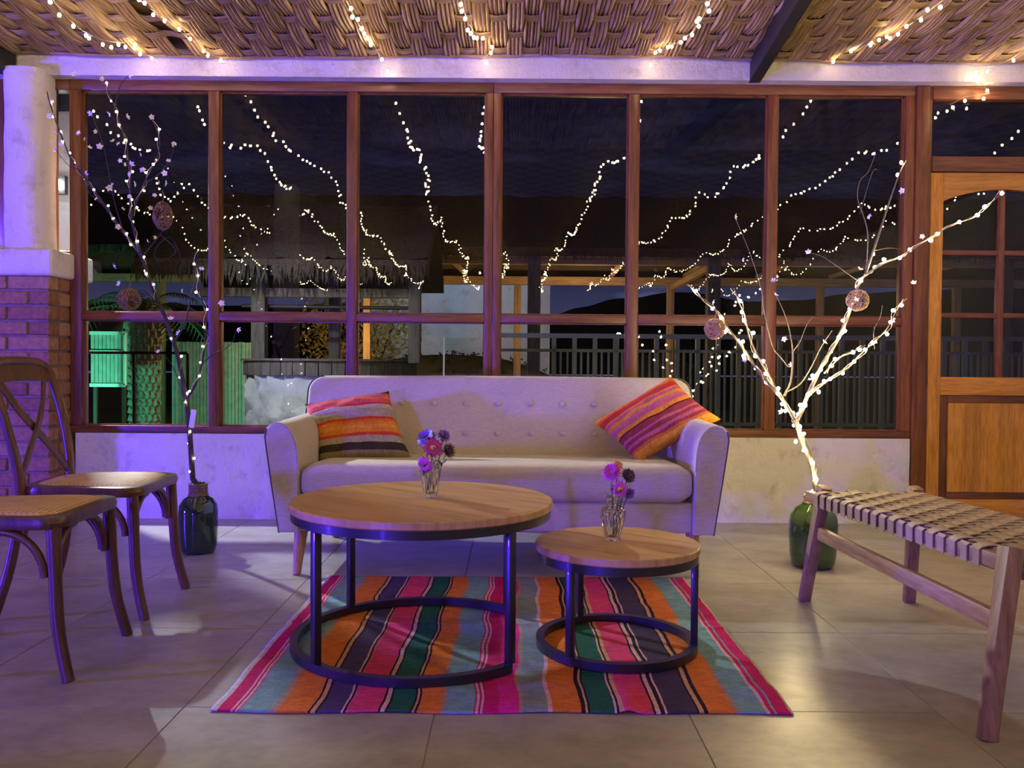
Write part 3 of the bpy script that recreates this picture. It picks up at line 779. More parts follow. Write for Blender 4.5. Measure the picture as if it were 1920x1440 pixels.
# ------------------------------------------------------------------ cushions
def pillow(name, label, mat, c, T, push=V((0, -1, .3)), pinch=.035, wr=0.0, seed=0):
    bl_, br_, tr_, tl_ = [V(q) for q in c]
    N = 26; verts = []; uvs = []; faces = []
    ctr = (bl_ + br_ + tr_ + tl_) / 4; nrm = (br_ - bl_).cross(tl_ - bl_).normalized()
    if nrm.y > 0: nrm = -nrm
    for side in (1, -1):
        for j in range(N + 1):
            for i in range(N + 1):
                u = i / N; v = j / N; a = 2 * u - 1; b = 2 * v - 1
                p = lerp(lerp(bl_, br_, u), lerp(tl_, tr_, u), v)
                p = p + (ctr - p) * (pinch * ((1 - a * a) * abs(b) ** 3 + (1 - b * b) * abs(a) ** 3) * 2)
                h = T * (max(0, (1 - a * a)) * max(0, (1 - b * b))) ** .42
                if wr: h += wr * mnoise.noise(V((a * 2.5 + seed, b * 5, seed))) * (1 - a * a) * (1 - b * b) ** .5
                p = p + nrm * (h * side)
                verts.append(p); uvs.append((u, v))
    n1 = (N + 1) ** 2
    for s in (0, 1):
        for j in range(N):
            for i in range(N):
                q = [s * n1 + j * (N + 1) + i, s * n1 + j * (N + 1) + i + 1, s * n1 + (j + 1) * (N + 1) + i + 1, s * n1 + (j + 1) * (N + 1) + i]
                faces.append(q if s == 0 else q[::-1])
    zs = min(p.z for p in verts); c0 = V((ctr.x, ctr.y, zs))
    me = bpy.data.meshes.new(name); me.from_pydata([tuple(p - c0) for p in verts], [], faces)
    ul = me.uv_layers.new(name='UVMap')
    for lp in me.loops: ul.data[lp.index].uv = uvs[lp.vertex_index]
    bm = bmesh.new(); bm.from_mesh(me); bmesh.ops.remove_doubles(bm, verts=bm.verts, dist=1e-5); bmesh.ops.recalc_face_normals(bm, faces=bm.faces); bm.to_mesh(me); bm.free()
    me.polygons.foreach_set('use_smooth', [True] * len(me.polygons)); me.materials.append(mat)
    o = bpy.data.objects.new(name, me); COL.objects.link(o); o.location = c0
    return tag(o, label, 'cushion', 'striped cushions on the sofa')
bg_ = (.36, .30, .22); dk = (.045, .035, .025); rd = (.50, .055, .03); og = (.62, .22, .03); co = (.62, .10, .09); ol = (.22, .18, .09)
MAT['cushL'] = m_stripes('striped_cushion_cloth', [(0, ol), (.10, dk), (.20, bg_), (.29, rd), (.335, og), (.40, (.68, .27, .05)), (.45, og), (.49, (.60, .15, .02)), (.53, rd), (.57, bg_), (.70, (.46, .40, .33)), (.77, rd), (.80, co), (.86, (.66, .17, .13)), (.91, co), (.95, dk)], 'v', fuzz=.012)
mv = (.40, .10, .16); mr = (.25, .035, .05); gd = (.60, .27, .03)
MAT['cushR'] = m_stripes('red_striped_cushion_cloth', [(0, gd), (.13, (.45, .13, .03)), (.17, mr), (.22, mv), (.27, mr), (.33, mv), (.37, mr), (.46, (.06, .015, .02)), (.48, og), (.54, mv), (.62, (.45, .12, .2)), (.66, og), (.72, mv), (.77, (.55, .16, .06)), (.80, (.40, .03, .03)), (.89, (.55, .10, .03)), (.93, og)], 'v', fuzz=.010)
pillow('striped_cushion', 'beige and orange striped cushion at the left end of the sofa', MAT['cushL'],
       (at(598, 868, 3.80), at(774, 864, 3.84), at(729, 733, 4.03), at(571, 757, 3.99)), .062, wr=.02, seed=1)
pillow('striped_cushion', 'red and purple striped cushion tilted against the right arm of the sofa', MAT['cushR'],
       (at(1196, 870, 3.82), at(1352, 786, 3.84), at(1257, 705, 4.06), at(1112, 792, 3.99)), .066, wr=.02, seed=5)

# ------------------------------------------------------------------ tables
def round_table(name, label, c, r, ztop, leg_pos, arc_from, arc_to, tw, rl, closed):
    t = thing(name, label, 'coffee table', (c[0], c[1], 0.009), group='nesting round coffee tables')
    N = 72
    prof = [(.0, ztop - .024), (r - .004, ztop - .024), (r, ztop - .020), (r, ztop - .003), (r - .003, ztop), (0.0, ztop)]
    MB().lathe([(max(q[0], .0005), q[1]) for q in prof], N, (c[0], c[1], 0)).build('table_top', MAT['top'], t, smooth=True, sharp=40)
    rin = r - .020
    mb = MB(); vs_ = []; fs = []
    def ring(a0, a1, ro, ri, z0, z1, cl):
        mb = MB(); n = 64; vs_ = []; fs = []
        for q in range(n + (0 if cl else 1)):
            a = lerp(a0, a1, q / n)
            for rr, z in ((ri, z0), (ro, z0), (ro, z1), (ri, z1)): vs_.append((c[0] + rr * math.cos(a), c[1] + rr * math.sin(a), z))
        m = n if cl else n
        for q in range(m):
            q2 = (q + 1) % n if cl else q + 1
            for k in range(4): fs.append((q * 4 + k, q * 4 + (k + 1) % 4, q2 * 4 + (k + 1) % 4, q2 * 4 + k))
        if not cl: fs.append((0, 1, 2, 3)); fs.append((n * 4 + 3, n * 4 + 2, n * 4 + 1, n * 4))
        return mb.add(vs_, fs)
    ring(0, 2 * PI, r - .006, r - .030, ztop - .050, ztop - .0245, True).build('apron_ring', MAT['black'], t, smooth=True, sharp=35)
    ring(arc_from, arc_to, r - .004, r - .029, .009, .034, closed).build('base_ring', MAT['black'], t, smooth=True, sharp=35)
    for ang in leg_pos:
        px, py = c[0] + rl * math.cos(ang), c[1] + rl * math.sin(ang)
        rot = Matrix.Rotation(ang, 3, 'Z')
        MB().box((px, py, (.034 + ztop - .05) / 2), (tw, tw, ztop - .05 - .034 + .002), rot).build('leg', MAT['black'], t, bevel=.003)
    return t
D = math.radians
CB = (-0.281, 2.668); CS = (0.333, 2.632)
round_table('coffee_table', 'larger round oak-top coffee table with black C-shaped base', CB, .413, .458, [D(47), D(135), D(227), D(-45)], D(45), D(315), .024, .397, False)
round_table('coffee_table', 'smaller lower round oak-top coffee table in front of the sofa right half', CS, .256, .333, [D(-131), D(114), D(-14)], 0, 2 * PI, .022, .240, True)

# ------------------------------------------------------------------ vases and flowers
def cutvase(name, label, c, prof, n=12):
    t = MB(); vs_ = []; fs = []; N = 36; m = len(prof)
    for j, (r, z) in enumerate(prof):
        for k in range(N):
            a = 2 * PI * k / N
            rr = r * (1 + .15 * (abs(math.sin(a * n / 2 + j * .8)) - .5))
            vs_.append((c[0] + rr * math.cos(a), c[1] + rr * math.sin(a), c[2] + z))
    inner = [(max(r - .0045, .002), max(z, .012)) for r, z in prof]
    for j, (r, z) in enumerate(reversed(inner)):
        for k in range(N):
            a = 2 * PI * k / N; vs_.append((c[0] + r * math.cos(a), c[1] + r * math.sin(a), c[2] + z))
    M2 = 2 * m
    for j in range(M2 - 1):
        for k in range(N): fs.append((j * N + k, j * N + (k + 1) % N, (j + 1) * N + (k + 1) % N, (j + 1) * N + k))
    fs.append(tuple(range(N - 1, -1, -1))); fs.append(tuple((M2 - 1) * N + k for k in range(N)))
    o = t.add(vs_, fs).build(name, MAT['clear'], None)
    return tag(o, label, 'vase')
VA = V((-0.259, 2.70, .4585)); VB = V((.322, 2.655, .3335))
cutvase('glass_vase', 'clear tapered cut-glass vase on the larger round table', VA, [(.021, 0), (.0235, .02), (.026, .045), (.029, .07), (.0315, .09), (.031, .098), (.0285, .108), (.032, .116)])
cutvase('glass_vase', 'clear cut-glass vase with pinched neck on the smaller round table', VB, [(.023, 0), (.026, .02), (.031, .045), (.036, .068), (.0385, .085), (.037, .096), (.026, .104), (.020, .112), (.0185, .124), (.021, .136), (.024, .141)])
def petals(n, L, wdt, droop=.2, layers=1):
    mb = MB()
    for ly in range(layers):
        for k in range(n):
            a = 2 * PI * k / n + ly * .3; d = V((math.cos(a), math.sin(a), 0)); s = V((-math.sin(a), math.cos(a), 0)); l_ = L * (1 - .22 * ly) * random.uniform(.9, 1.08)
            up = V((0, 0, 1)); z0 = .003 * ly
            q = [d * (.15 * l_) - s * wdt * .3, d * (.6 * l_) - s * wdt + up * (.1 * l_ + ly * .25 * l_), d * l_ + up * (-droop * l_ + ly * .5 * l_), d * (.6 * l_) + s * wdt + up * (.1 * l_ + ly * .25 * l_), d * (.15 * l_) + s * wdt * .3]
            q = [p + up * z0 for p in q]
            mb.add(q, [(0, 1, 2, 3, 4)])
    return mb
def flower(name, label, base, head, nrm, pm, n, L, wdt, cm=None, cr=.008, droop=.2, layers=1, leaves=6, group=None):
    L *= 1.28; wdt *= 1.35; cr *= 1.15
    t = thing(name, label, 'flower', base, group=group)
    base, head = V(base), V(head); nrm = V(nrm).normalized()
    mid = (base + head) / 2 + V((0, 0, .01))
    MB().tube(catmull([base, mid, head], 5), .0016, 6).build('stem', MAT['stem'], t)
    R = nrm.to_track_quat('Z', 'Y').to_matrix()
    mb = petals(n, L, wdt, droop, layers); mb.v = [R @ p + head for p in mb.v]; mb.build('petals', pm, t, fix=False)
    if cm: MB().ball(head + nrm * .003, (cr, cr, cr * .8), 10, 6).build('flower_centre', cm, t, smooth=True)
    for q in range(leaves):
        p = lerp(base, head, random.uniform(.58, .95)); a = random.uniform(0, 2 * PI); d = V((math.cos(a), math.sin(a), .7)) * .026; s = V((-math.sin(a), math.cos(a), 0)) * .004
        MB().add([p, p + d * .5 + s, p + d, p + d * .5 - s], [(0, 1, 2, 3)]).build('leaf', MAT['stem'], t, fix=False)
    return t
G1 = 'flowers in the vase on the larger table'; G2 = 'flowers in the vase on the smaller table'
b1 = VA + V((0, 0, .014))
flower('daisy', 'crimson daisy with yellow centre in the vase on the larger table', b1 + V((-.004, -.004, 0)), at(812, 839, 2.66), (.05, -1, .15), MAT['crimson'], 14, .027, .0055, MAT['yellow'], .009, .05, 1, group=G1)
flower('anemone', 'deep violet flower topmost on the left in the vase on the larger table', b1 + V((-.008, .004, 0)), at(800, 822, 2.70), (-.4, -.5, .8), MAT['violet'], 12, .030, .008, MAT['darkpetal'], .008, .05, 2, group=G1)
flower('anemone', 'small violet sprig topmost on the right in the vase on the larger table', b1 + V((.008, .006, 0)), at(832, 818, 2.71), (.5, -.4, .8), MAT['violet'], 10, .022, .005, MAT['darkpetal'], .006, .1, 2, group=G1)
flower('seed_head', 'dark branching seed head at the right of the larger table vase', b1 + V((.010, -.002, 0)), at(838, 846, 2.70), (.8, -.4, .3), MAT['darkpetal'], 16, .024, .0028, MAT['darkpetal'], .008, -.3, 2, group=G1)
flower('daisy', 'magenta flower drooping over the left rim of the larger table vase', b1 + V((-.01, 0, 0)), at(795, 872, 2.67), (-.5, -.8, -.35), MAT['magenta'], 16, .024, .006, None, .006, .25, 1, group=G1)
b2 = VB + V((0, 0, .014))
flower('aster', 'magenta double aster topmost in the vase on the smaller table', b2, at(1147, 886, 2.63), (-.3, -.8, .5), MAT['magenta'], 18, .027, .0045, None, .006, .05, 3, group=G2)
flower('aster', 'small pink bud behind the double aster in the smaller table vase', b2 + V((.003, .004, 0)), at(1158, 874, 2.67), (.2, -.4, .9), MAT['pink'], 12, .017, .004, None, .006, .0, 2, group=G2)
flower('daisy', 'lilac daisy with orange centre low in the smaller table vase', b2 + V((.003, -.005, 0)), at(1162, 917, 2.615), (.05, -1, .1), MAT['magenta'], 15, .022, .0036, MAT['yellow'], .0075, .05, 1, group=G2)
flower('seed_head', 'dark purple seed head at the right of the smaller table vase', b2 + V((.006, .002, 0)), at(1177, 893, 2.65), (.5, -.7, .5), MAT['darkpetal'], 16, .022, .004, MAT['darkpetal'], .011, -.1, 2, group=G2)
flower('anemone', 'small violet flower low at the right of the smaller table vase', b2 + V((.006, -.002, 0)), at(1179, 925, 2.64), (.7, -.7, -.1), MAT['violet'], 10, .018, .005, MAT['darkpetal'], .005, .1, 2, group=G2)

# ------------------------------------------------------------------ bistro chairs
def make_chair(label, loc, rz):
    t = thing('cross_back_chair', label, 'chair', loc, rz, group='wooden cross-back chairs')
    Wc = W('chair', 'z'); L = dict(local=True)
    def outline(inset, nseg=8):
        # rounded trapezoid seat, front (+x) wider
        cs = [(.225 - inset, .215 - inset), (-.20 + inset, .185 - inset), (-.20 + inset, -.185 + inset), (.225 - inset, -.215 + inset)]
        rad = [.075, .10, .10, .075]; out = []
        for k in range(4):
            p = V((*cs[k], 0)); a = (V((*cs[k - 1], 0)) - p).normalized(); b = (V((*cs[(k + 1) % 4], 0)) - p).normalized(); r = rad[k]
            for q in range(nseg + 1):
                s = q / nseg; out.append(tuple((p + a * r * (1 - s) ** 2 + b * r * s ** 2)[:2]))
        return out
    SZ = .455; o1 = outline(0); n = len(o1)
    # seat frame: ring with flat top rim
    oi = outline(.042); rows = [(o1, SZ - .034), (outline(-.004), SZ - .018), (o1, SZ - .002), (outline(.012), SZ + .002), (oi, SZ - .001), (oi, SZ - .034)]
    vs_ = []; fs = []
    for oo, z in rows: vs_ += [(a, b, z) for a, b in oo]
    m = len(rows)
    for j in range(m):
        for k in range(n): fs.append((j * n + k, j * n + (k + 1) % n, ((j + 1) % m) * n + (k + 1) % n, ((j + 1) % m) * n + k))
    MB().add(vs_, fs).build('seat_frame', Wc, t, smooth=True, sharp=35, **L)
    vs_ = []; fs = []
    steps = [(.030, SZ + .001), (.045, SZ + .007), (.075, SZ + .012), (.12, SZ + .0145)]
    for ins, z in steps: vs_ += [(a, b, z) for a, b in outline(ins)]
    for j in range(3):
        for k in range(n): fs.append((j * n + k, j * n + (k + 1) % n, (j + 1) * n + (k + 1) % n, (j + 1) * n + k))
    vs_.append((0.01, 0, SZ + .016)); c = len(vs_) - 1
    for k in range(n): fs.append((3 * n + k, 3 * n + (k + 1) % n, c))
    MB().add(vs_, fs).build('cane_seat', MAT['cane'], t, smooth=True, sharp=60, **L)
    for s in (-1, 1):
        MB().tube(catmull([(.195, s * .180, SZ - .005), (.200, s * .182, .33), (.212, s * .190, .15), (.245, s * .203, .0)], 5), [.0195] * 6 + [.018] * 5 + [.017] * 5, 12).build('leg', Wc, t, smooth=True, sharp=50, **L)
        MB().tube(catmull([(-.265, s * .205, 0), (-.215, s * .190, .18), (-.185, s * .175, .40), (-.190, s * .178, .50)], 5), .0175, 12).build('leg', Wc, t, smooth=True, sharp=50, **L)
    # bent back frame: one hoop
    hoop = catmull([(-.188, -.178, .40), (-.192, -.185, .52), (-.225, -.198, .68), (-.262, -.200, .80), (-.280, -.188, .856), (-.292, -.13, .882), (-.296, 0, .888), (-.292, .13, .882), (-.280, .188, .856), (-.262, .200, .80), (-.225, .196, .68), (-.192, .185, .52), (-.188, .178, .40)], 6)
    MB().tube(hoop, .0165, 12).build('back_frame', Wc, t, smooth=True, sharp=50, **L)
    # wide top rail
    mb = MB()
    def rail(u, v, off):
        y = lerp(-.184, .184, u); x = -.288 - .012 * (1 - (2 * u - 1) ** 2) + .004 * v * 0; z = lerp(.808, .872, v) + .006 * (1 - (2 * u - 1) ** 2)
        return V((x + .022 * (1 - v) + off, y, z))
    vs_ = []; nu = 14
    for off in (-.009, .009):
        for v in (0, 1): vs_ += [rail(q / nu, v, off) for q in range(nu + 1)]
    k = nu + 1; fs = []
    for q in range(nu): fs += [(q, q + 1, k + q + 1, k + q), (2 * k + q, 3 * k + q, 3 * k + q + 1, 2 * k + q + 1), (q, 2 * k + q, 2 * k + q + 1, q + 1), (k + q, k + q + 1, 3 * k + q + 1, 3 * k + q)]
    fs += [(0, k, 3 * k, 2 * k), (nu, 2 * k + nu, 3 * k + nu, k + nu)]
    MB().add(vs_, fs).build('top_rail', Wc, t, smooth=True, sharp=35, **L)
    for s in (-1, 1):
        pts = catmull([(-.272, s * .150, .815), (-.245 + s * .005, s * .075, .72), (-.225 + s * .006, 0, .645), (-.205 + s * .004, -s * .09, .56), (-.188, -s * .165, .475)], 5)
        MB().tube(pts, .017, 8, flat=.38, up=(1, 0, 0)).build('cross_slat', Wc, t, smooth=True, sharp=50, **L)
    # bent brackets under the seat, two per side
    def bracket(a, b, ax):
        # a: leg point low ; b: point under the seat
        a, b = V(a), V(b); mid = V((a.x, a.y, b.z))
        pts = []
        for q in range(13):
            s = q / 12; th = PI / 2 * s
            pts.append(V((lerp(a.x, b.x, 1 - math.cos(th)), lerp(a.y, b.y, 1 - math.cos(th)), lerp(a.z, b.z, math.sin(th)))))
        MB().tube(pts, .0115, 10).build('bracket', Wc, t, smooth=True, sharp=50, **L)
    zl, zh = .285, SZ - .042
    for s in (-1, 1):
        bracket((.190, s * .158, zl), (.190, s * .045, zh), 'y')             # front pair
        bracket((-.188, s * .152, zl), (-.188, s * .045, zh), 'y')
        bracket((.172, s * .184, zl), (.055, s * .190, zh), 'x')
        bracket((-.172, s * .180, zl), (-.060, s * .186, zh), 'x')
    return t
make_chair('brown cross-back chair with cane seat, the farther one by the brick pier', (-1.51, 3.075, 0), D(2))
make_chair('brown cross-back chair with cane seat, the nearer one cut off by the left picture edge', (-1.475, 2.50, 0), D(3))

# ------------------------------------------------------------------ woven bench
bn = thing('woven_bench', 'wooden bench with woven leather-strap seat at the right', 'bench', (1.33, 2.6, 0))
FLt, FRt = V((1.150, 3.085, 0)), V((1.485, 3.085, 0)); NLt, NRt = V((1.225, 2.055, 0)), V((1.60, 2.03, 0))
FLf, FRf = V((1.113, 3.175, 0)), V((1.508, 3.170, 0)); NLf, NRf = V((1.135, 1.985, 0)), V((1.62, 1.96, 0))
zT = .447
for a, b in ((FLt, FLf), (FRt, FRf), (NLt, NLf), (NRt, NRf)):
    MB().bar(b, V((a.x, a.y, zT)), .028, .040, (1, 0, 0), .052, .040).build('leg', W('bench', 'z'), bn, bevel=.003)
ax_far = (FRt - FLt).normalized()
def sp(s, t_):   # seat plane: s across 0..1 (left->right), t along 0..1 (far->near)
    a = lerp(V((1.098, 3.115, 0)), V((1.205, 2.100, 0)), t_); b = lerp(V((1.500, 3.100, 0)), V((1.60, 2.075, 0)), t_)
    return lerp(a, b, s)
RZ = .405
for s in (0.03, .97): MB().bar(sp(s, 0) + V((0, .02, RZ)), sp(s, 1) + V((0, -.03, RZ)), .030, .040).build('side_rail', W('bench', 'y'), bn, bevel=.004)
for t_ in (.03, .985): MB().bar(sp(0, t_) + V((.01, 0, RZ - .004)), sp(1, t_) + V((-.01, 0, RZ - .004)), .030, .036).build('end_rail', W('bench', 'x'), bn, bevel=.004)
MB().bar(lerp(FLt, FLf, .4) + V((.005, -.01, .272)), lerp(NLt, NLf, .4) + V((0, .01, .268)), .024, .048).build('stretcher', W('bench', 'y'), bn, bevel=.006)
MB().bar(lerp(FRt, FRf, .4) + V((0, -.01, .272)), lerp(NRt, NRf, .4) + V((0, .01, .268)), .024, .048).build('stretcher', W('bench', 'y'), bn, bevel=.006)
NC, NL = 19, 7
ST = RZ + .024
def strap(pts, nrm_side, wdt, th=.003):
    vs_ = []; fs = []
    for i, (p, up) in enumerate(pts):
        p = V(p); up = V(up)
        for a, b in ((-1, -1), (1, -1), (1, 1), (-1, 1)): vs_.append(p + nrm_side * (a * wdt / 2) + up * (b * th / 2))
    for i in range(len(pts) - 1):
        for k in range(4): fs.append((i * 4 + k, i * 4 + (k + 1) % 4, (i + 1) * 4 + (k + 1) % 4, (i + 1) * 4 + k))
    fs.append((0, 1, 2, 3)); q = (len(pts) - 1) * 4; fs.append((q + 3, q + 2, q + 1, q))
    return MB().add(vs_, fs)
UPV = V((0, 0, 1))
for c in range(NC):
    t_ = .055 + (c + .5) / NC * .915
    L0, R0 = sp(0, t_), sp(1, t_); xd = (R0 - L0).normalized(); yd = UPV.cross(xd)
    pts = [(L0 - xd * .006 + UPV * (RZ - .024), -xd), (L0 - xd * .0065 + UPV * (RZ + .018), -xd)]
    for q in range(NL * 4 + 1):
        s = q / (NL * 4)
        z = ST + .0055 * math.cos(PI * (s * NL - .5 + c))
        pts.append((lerp(L0, R0, s) + UPV * z, UPV))
    pts += [(R0 + xd * .0065 + UPV * (RZ + .018), xd), (R0 + xd * .006 + UPV * (RZ - .024), xd)]
    strap(pts, yd, .0435).build('cross_strap', MAT['strap'], bn, smooth=True, sharp=30)
for k in range(NL):
    s = (k + .5) / NL * .93 + .035; pts = []
    A, Bq = sp(s, .02), sp(s, .99); dd = (Bq - A).normalized()
    for q in range(NC * 4 + 1):
        t_ = q / (NC * 4); u = (lerp(.02, .99, t_) - .055) / .915 * NC - .5
        pts.append((sp(s, lerp(.02, .99, t_)) + UPV * (ST - .0055 * math.cos(PI * (u + k)) ), UPV))
    pts = [(A - dd * .006 + UPV * (RZ - .02), -dd)] + pts + [(Bq + dd * .006 + UPV * (RZ - .02), dd)]
    strap(pts, dd.cross(UPV), .040).build('long_strap', MAT['strap'], bn, smooth=True, sharp=30)

# ------------------------------------------------------------------ bottles with lit branches
def bottle(name, label, c, prof, mat, rope, n=40, tw='twine'):
    t = thing(name, label, 'bottle', c)
    MB().lathe(prof, n, c).build('glass_body', mat, t, smooth=True, sharp=50)
    mb = MB()
    for (r, z) in rope: mb.tube([(c[0] + r * math.cos(a * PI / 12), c[1] + r * math.sin(a * PI / 12), c[2] + z + .001 * math.sin(a * 2)) for a in range(24)], .0055, 6, closed=True)
    mb.build('twine_wrap', MAT[tw], t, smooth=True)
    return t
BLc = V((-1.462, 3.925, 0)); BRc = V((1.345, 3.735, 0))
bottle('demijohn_bottle', 'dark green glass demijohn with twine-wrapped neck left of the sofa', BLc,
       [(.001, 0), (.062, 0), (.078, .010), (.084, .04), (.088, .12), (.0885, .19), (.084, .225), (.066, .252), (.042, .268), (.034, .285), (.033, .325), (.027, .328), (.027, .30), (.001, .29)], MAT['bottle'],
       [(.041, .270), (.0385, .280), (.038, .290), (.038, .300), (.038, .310), (.040, .319)], tw='twine_dark')
bottle('demijohn_bottle', 'green glass demijohn behind the woven bench, coloured as lit', BRc,
       [(.001, 0), (.075, 0), (.092, .012), (.099, .05), (.104, .13), (.105, .19), (.098, .23), (.076, .262), (.045, .282), (.034, .30), (.033, .325), (.028, .328), (.028, .31), (.001, .29)], MAT['bottle_lit'],
       [(.044, .286), (.040, .296), (.038, .306), (.038, .316)])

def branch_pts(px, d0, d1, wob=0.01):
    n = len(px); out = []
    for i, (x, y) in enumerate(px):
        d = lerp(d0, d1, i / max(1, n - 1)) + random.uniform(-wob, wob)
        out.append(at(x, y, d))
    return catmull(out, 4)
def tree(name, label, base, trunk, limbs, mat, blossoms, seed):
    """trunk / limbs: (pixel path, depth at start, depth at end, radius start, radius end)"""
    random.seed(seed)
    t = thing(name, label, 'branch', base)
    paths = []
    for i, (px, d0, d1, r0, r1) in enumerate([trunk] + limbs):
        p = branch_pts(px, d0, d1, .006)
        if i == 0: p = [V((base[0], base[1], .305)) + V((0, 0, 0))] + p[1:]
        rr = [lerp(r0, r1, q / (len(p) - 1)) for q in range(len(p))]
        MB().tube(p, rr, 7 if r0 > .004 else 5).build('trunk' if i == 0 else 'twig', mat, t, smooth=True, sharp=60)
        paths.append(p)
    mb = MB()
    for k in range(5):
        a = 2 * PI * k / 5; d = V((math.cos(a), math.sin(a), 0)); s = V((-math.sin(a), math.cos(a), 0))
        mb.add([(0, 0, 0), d * .006 - s * .005 + V((0, 0, .002)), d * .012 + V((0, 0, .006)), d * .006 + s * .005 + V((0, 0, .002))], [(0, 1, 2, 3)])
    mb.ball((0, 0, .002), .003, 6, 4)
    fm = mb.mesh('blossom', MAT['petal_white'], fix=False)
    for (x, y, d, s) in blossoms:
        inst('blossom', fm, t, at(x, y, d), (random.uniform(.4, 2.2), random.uniform(-.8, .8), random.uniform(0, 6)), s * 1.15)
    return t, paths
_bulb = {}
def bulb_mesh(r, mat):
    k = (r, mat.name)
    if k not in _bulb: _bulb[k] = MB().ball((0, 0, 0), (r, r, r * 1.15), 6, 4).mesh('bulb', mat, smooth=True, sharp=180)
    return _bulb[k]
def resample(path, step, jit=0.25):
    out = []; acc = 0; nxt = step * .5
    for i in range(len(path) - 1):
        a, b = path[i], path[i + 1]; L = (b - a).length
        while acc + L >= nxt:
            out.append(lerp(a, b, (nxt - acc) / L)); nxt += step * random.uniform(1 - jit, 1 + jit)
        acc += L
    return out
def wind(label, paths, step, r, mat, off, group, wire_r=.0012, extra=()):
    s0 = paths[0][0]
    t = thing('fairy_light_string', label, 'string lights', s0, group=group)
    bm = bulb_mesh(r, mat)
    for p in paths:
        wp = []; L = 0
        for i, q in enumerate(p):
            if i: L += (q - p[i - 1]).length
            a = L * 42; wp.append(q + V((math.cos(a), math.sin(a), 0)) * off)
        MB().tube(wp, wire_r, 4).build('wire', MAT['wire'], t)
        for q in resample(wp, step, .45):
            d = V((random.uniform(-1, 1), random.uniform(-1.2, .6), random.uniform(-1, 1))).normalized()
            inst('bulb', bm, t, q + d * (r + .004), (random.uniform(0, 6), random.uniform(0, 6), 0))
    for (x, y, d) in extra: inst('bulb', bm, t, at(x, y, d))
    return t

# left: dark leafless branch with white blossoms
dL = 3.93
trunkL = ([(362, 905), (359, 860), (355, 800), (351, 762), (343, 715), (330, 655), (308, 590)], dL, dL + .04, .013, .009)
limbsL = [
    ([(308, 590), (288, 545), (266, 482), (232, 436), (198, 388), (165, 342), (136, 302), (118, 262), (97, 205), (88, 172)], dL + .04, dL + .22, .009, .0025),
    ([(288, 548), (262, 470), (246, 405), (243, 325), (237, 275), (222, 222), (205, 175), (196, 158)], dL + .04, dL + .12, .007, .0018),
    ([(222, 222), (217, 196), (226, 160), (243, 140)], dL + .10, dL + .06, .003, .0012),
    ([(246, 405), (270, 345), (292, 300), (300, 262), (284, 222)], dL + .07, dL - .08, .004, .0012),
    ([(270, 345), (300, 325), (322, 292), (327, 268)], dL + .03, dL - .05, .003, .001),
    ([(350, 748), (366, 722), (379, 680), (386, 620), (384, 585), (374, 545), (366, 508), (372, 470)], dL, dL - .10, .006, .0018),
    ([(326, 642), (346, 606), (358, 556), (368, 520), (378, 505)], dL + .02, dL - .03, .005, .0015),
    ([(379, 682), (400, 664), (422, 654), (436, 640), (442, 622)], dL - .04, dL - .12, .0025, .001),
    ([(300, 575), (270, 545), (250, 548), (232, 520)], dL + .03, dL - .06, .003, .0012),
    ([(266, 482), (300, 440), (318, 412), (316, 380)], dL + .04, dL - .02, .003, .0012),
    ([(232, 436), (215, 380), (205, 330), (192, 268), (172, 215)], dL + .08, dL + .02, .003, .001),
    ([(165, 342), (150, 320), (128, 310), (104, 280)], dL + .12, dL + .06, .002, .001),
    ([(198, 388), (160, 352), (150, 300), (146, 252)], dL + .10, dL + .02, .002, .001),
    ([(300, 440), (330, 470), (300, 490), (290, 470), (320, 445), (345, 500)], dL, dL - .08, .002, .001),
    ([(352, 775), (330, 700), (310, 668), (298, 662)], dL - .02, dL - .08, .0022, .001)]
random.seed(5)
blL = [(x, y, dL + random.uniform(-.1, .12), random.uniform(.8, 1.25)) for x, y in
       [(170, 212), (206, 213), (238, 219), (284, 219), (145, 248), (157, 260), (168, 277), (212, 265), (220, 268), (187, 275), (323, 272), (265, 290), (225, 301), (267, 317), (316, 302), (309, 325), (313, 344), (240, 327), (205, 352), (210, 348), (299, 343), (242, 368), (230, 392), (95, 190), (93, 218), (98, 266), (112, 268), (103, 250),
        (292, 445), (276, 452), (213, 500), (224, 532), (378, 505), (340, 545), (415, 568), (320, 598), (336, 625), (297, 660), (446, 618), (222, 425), (160, 325), (140, 140), (192, 148), (243, 140), (246, 308), (282, 390), (180, 247), (290, 365), (255, 345), (233, 308), (327, 268), (104, 280)]]
tL, pL = tree('dry_branch', 'dark bare branch with white blossoms standing in the left bottle', (BLc.x, BLc.y, .30), trunkL, limbsL, MAT['bark'], blL, 21)
wind('fairy light string wound up the dark blossom branch at the left', [pL[0], pL[1], pL[2], pL[6], pL[4]], .085, .0052, MAT['coolbulb'], .012, 'string lights on the branches')

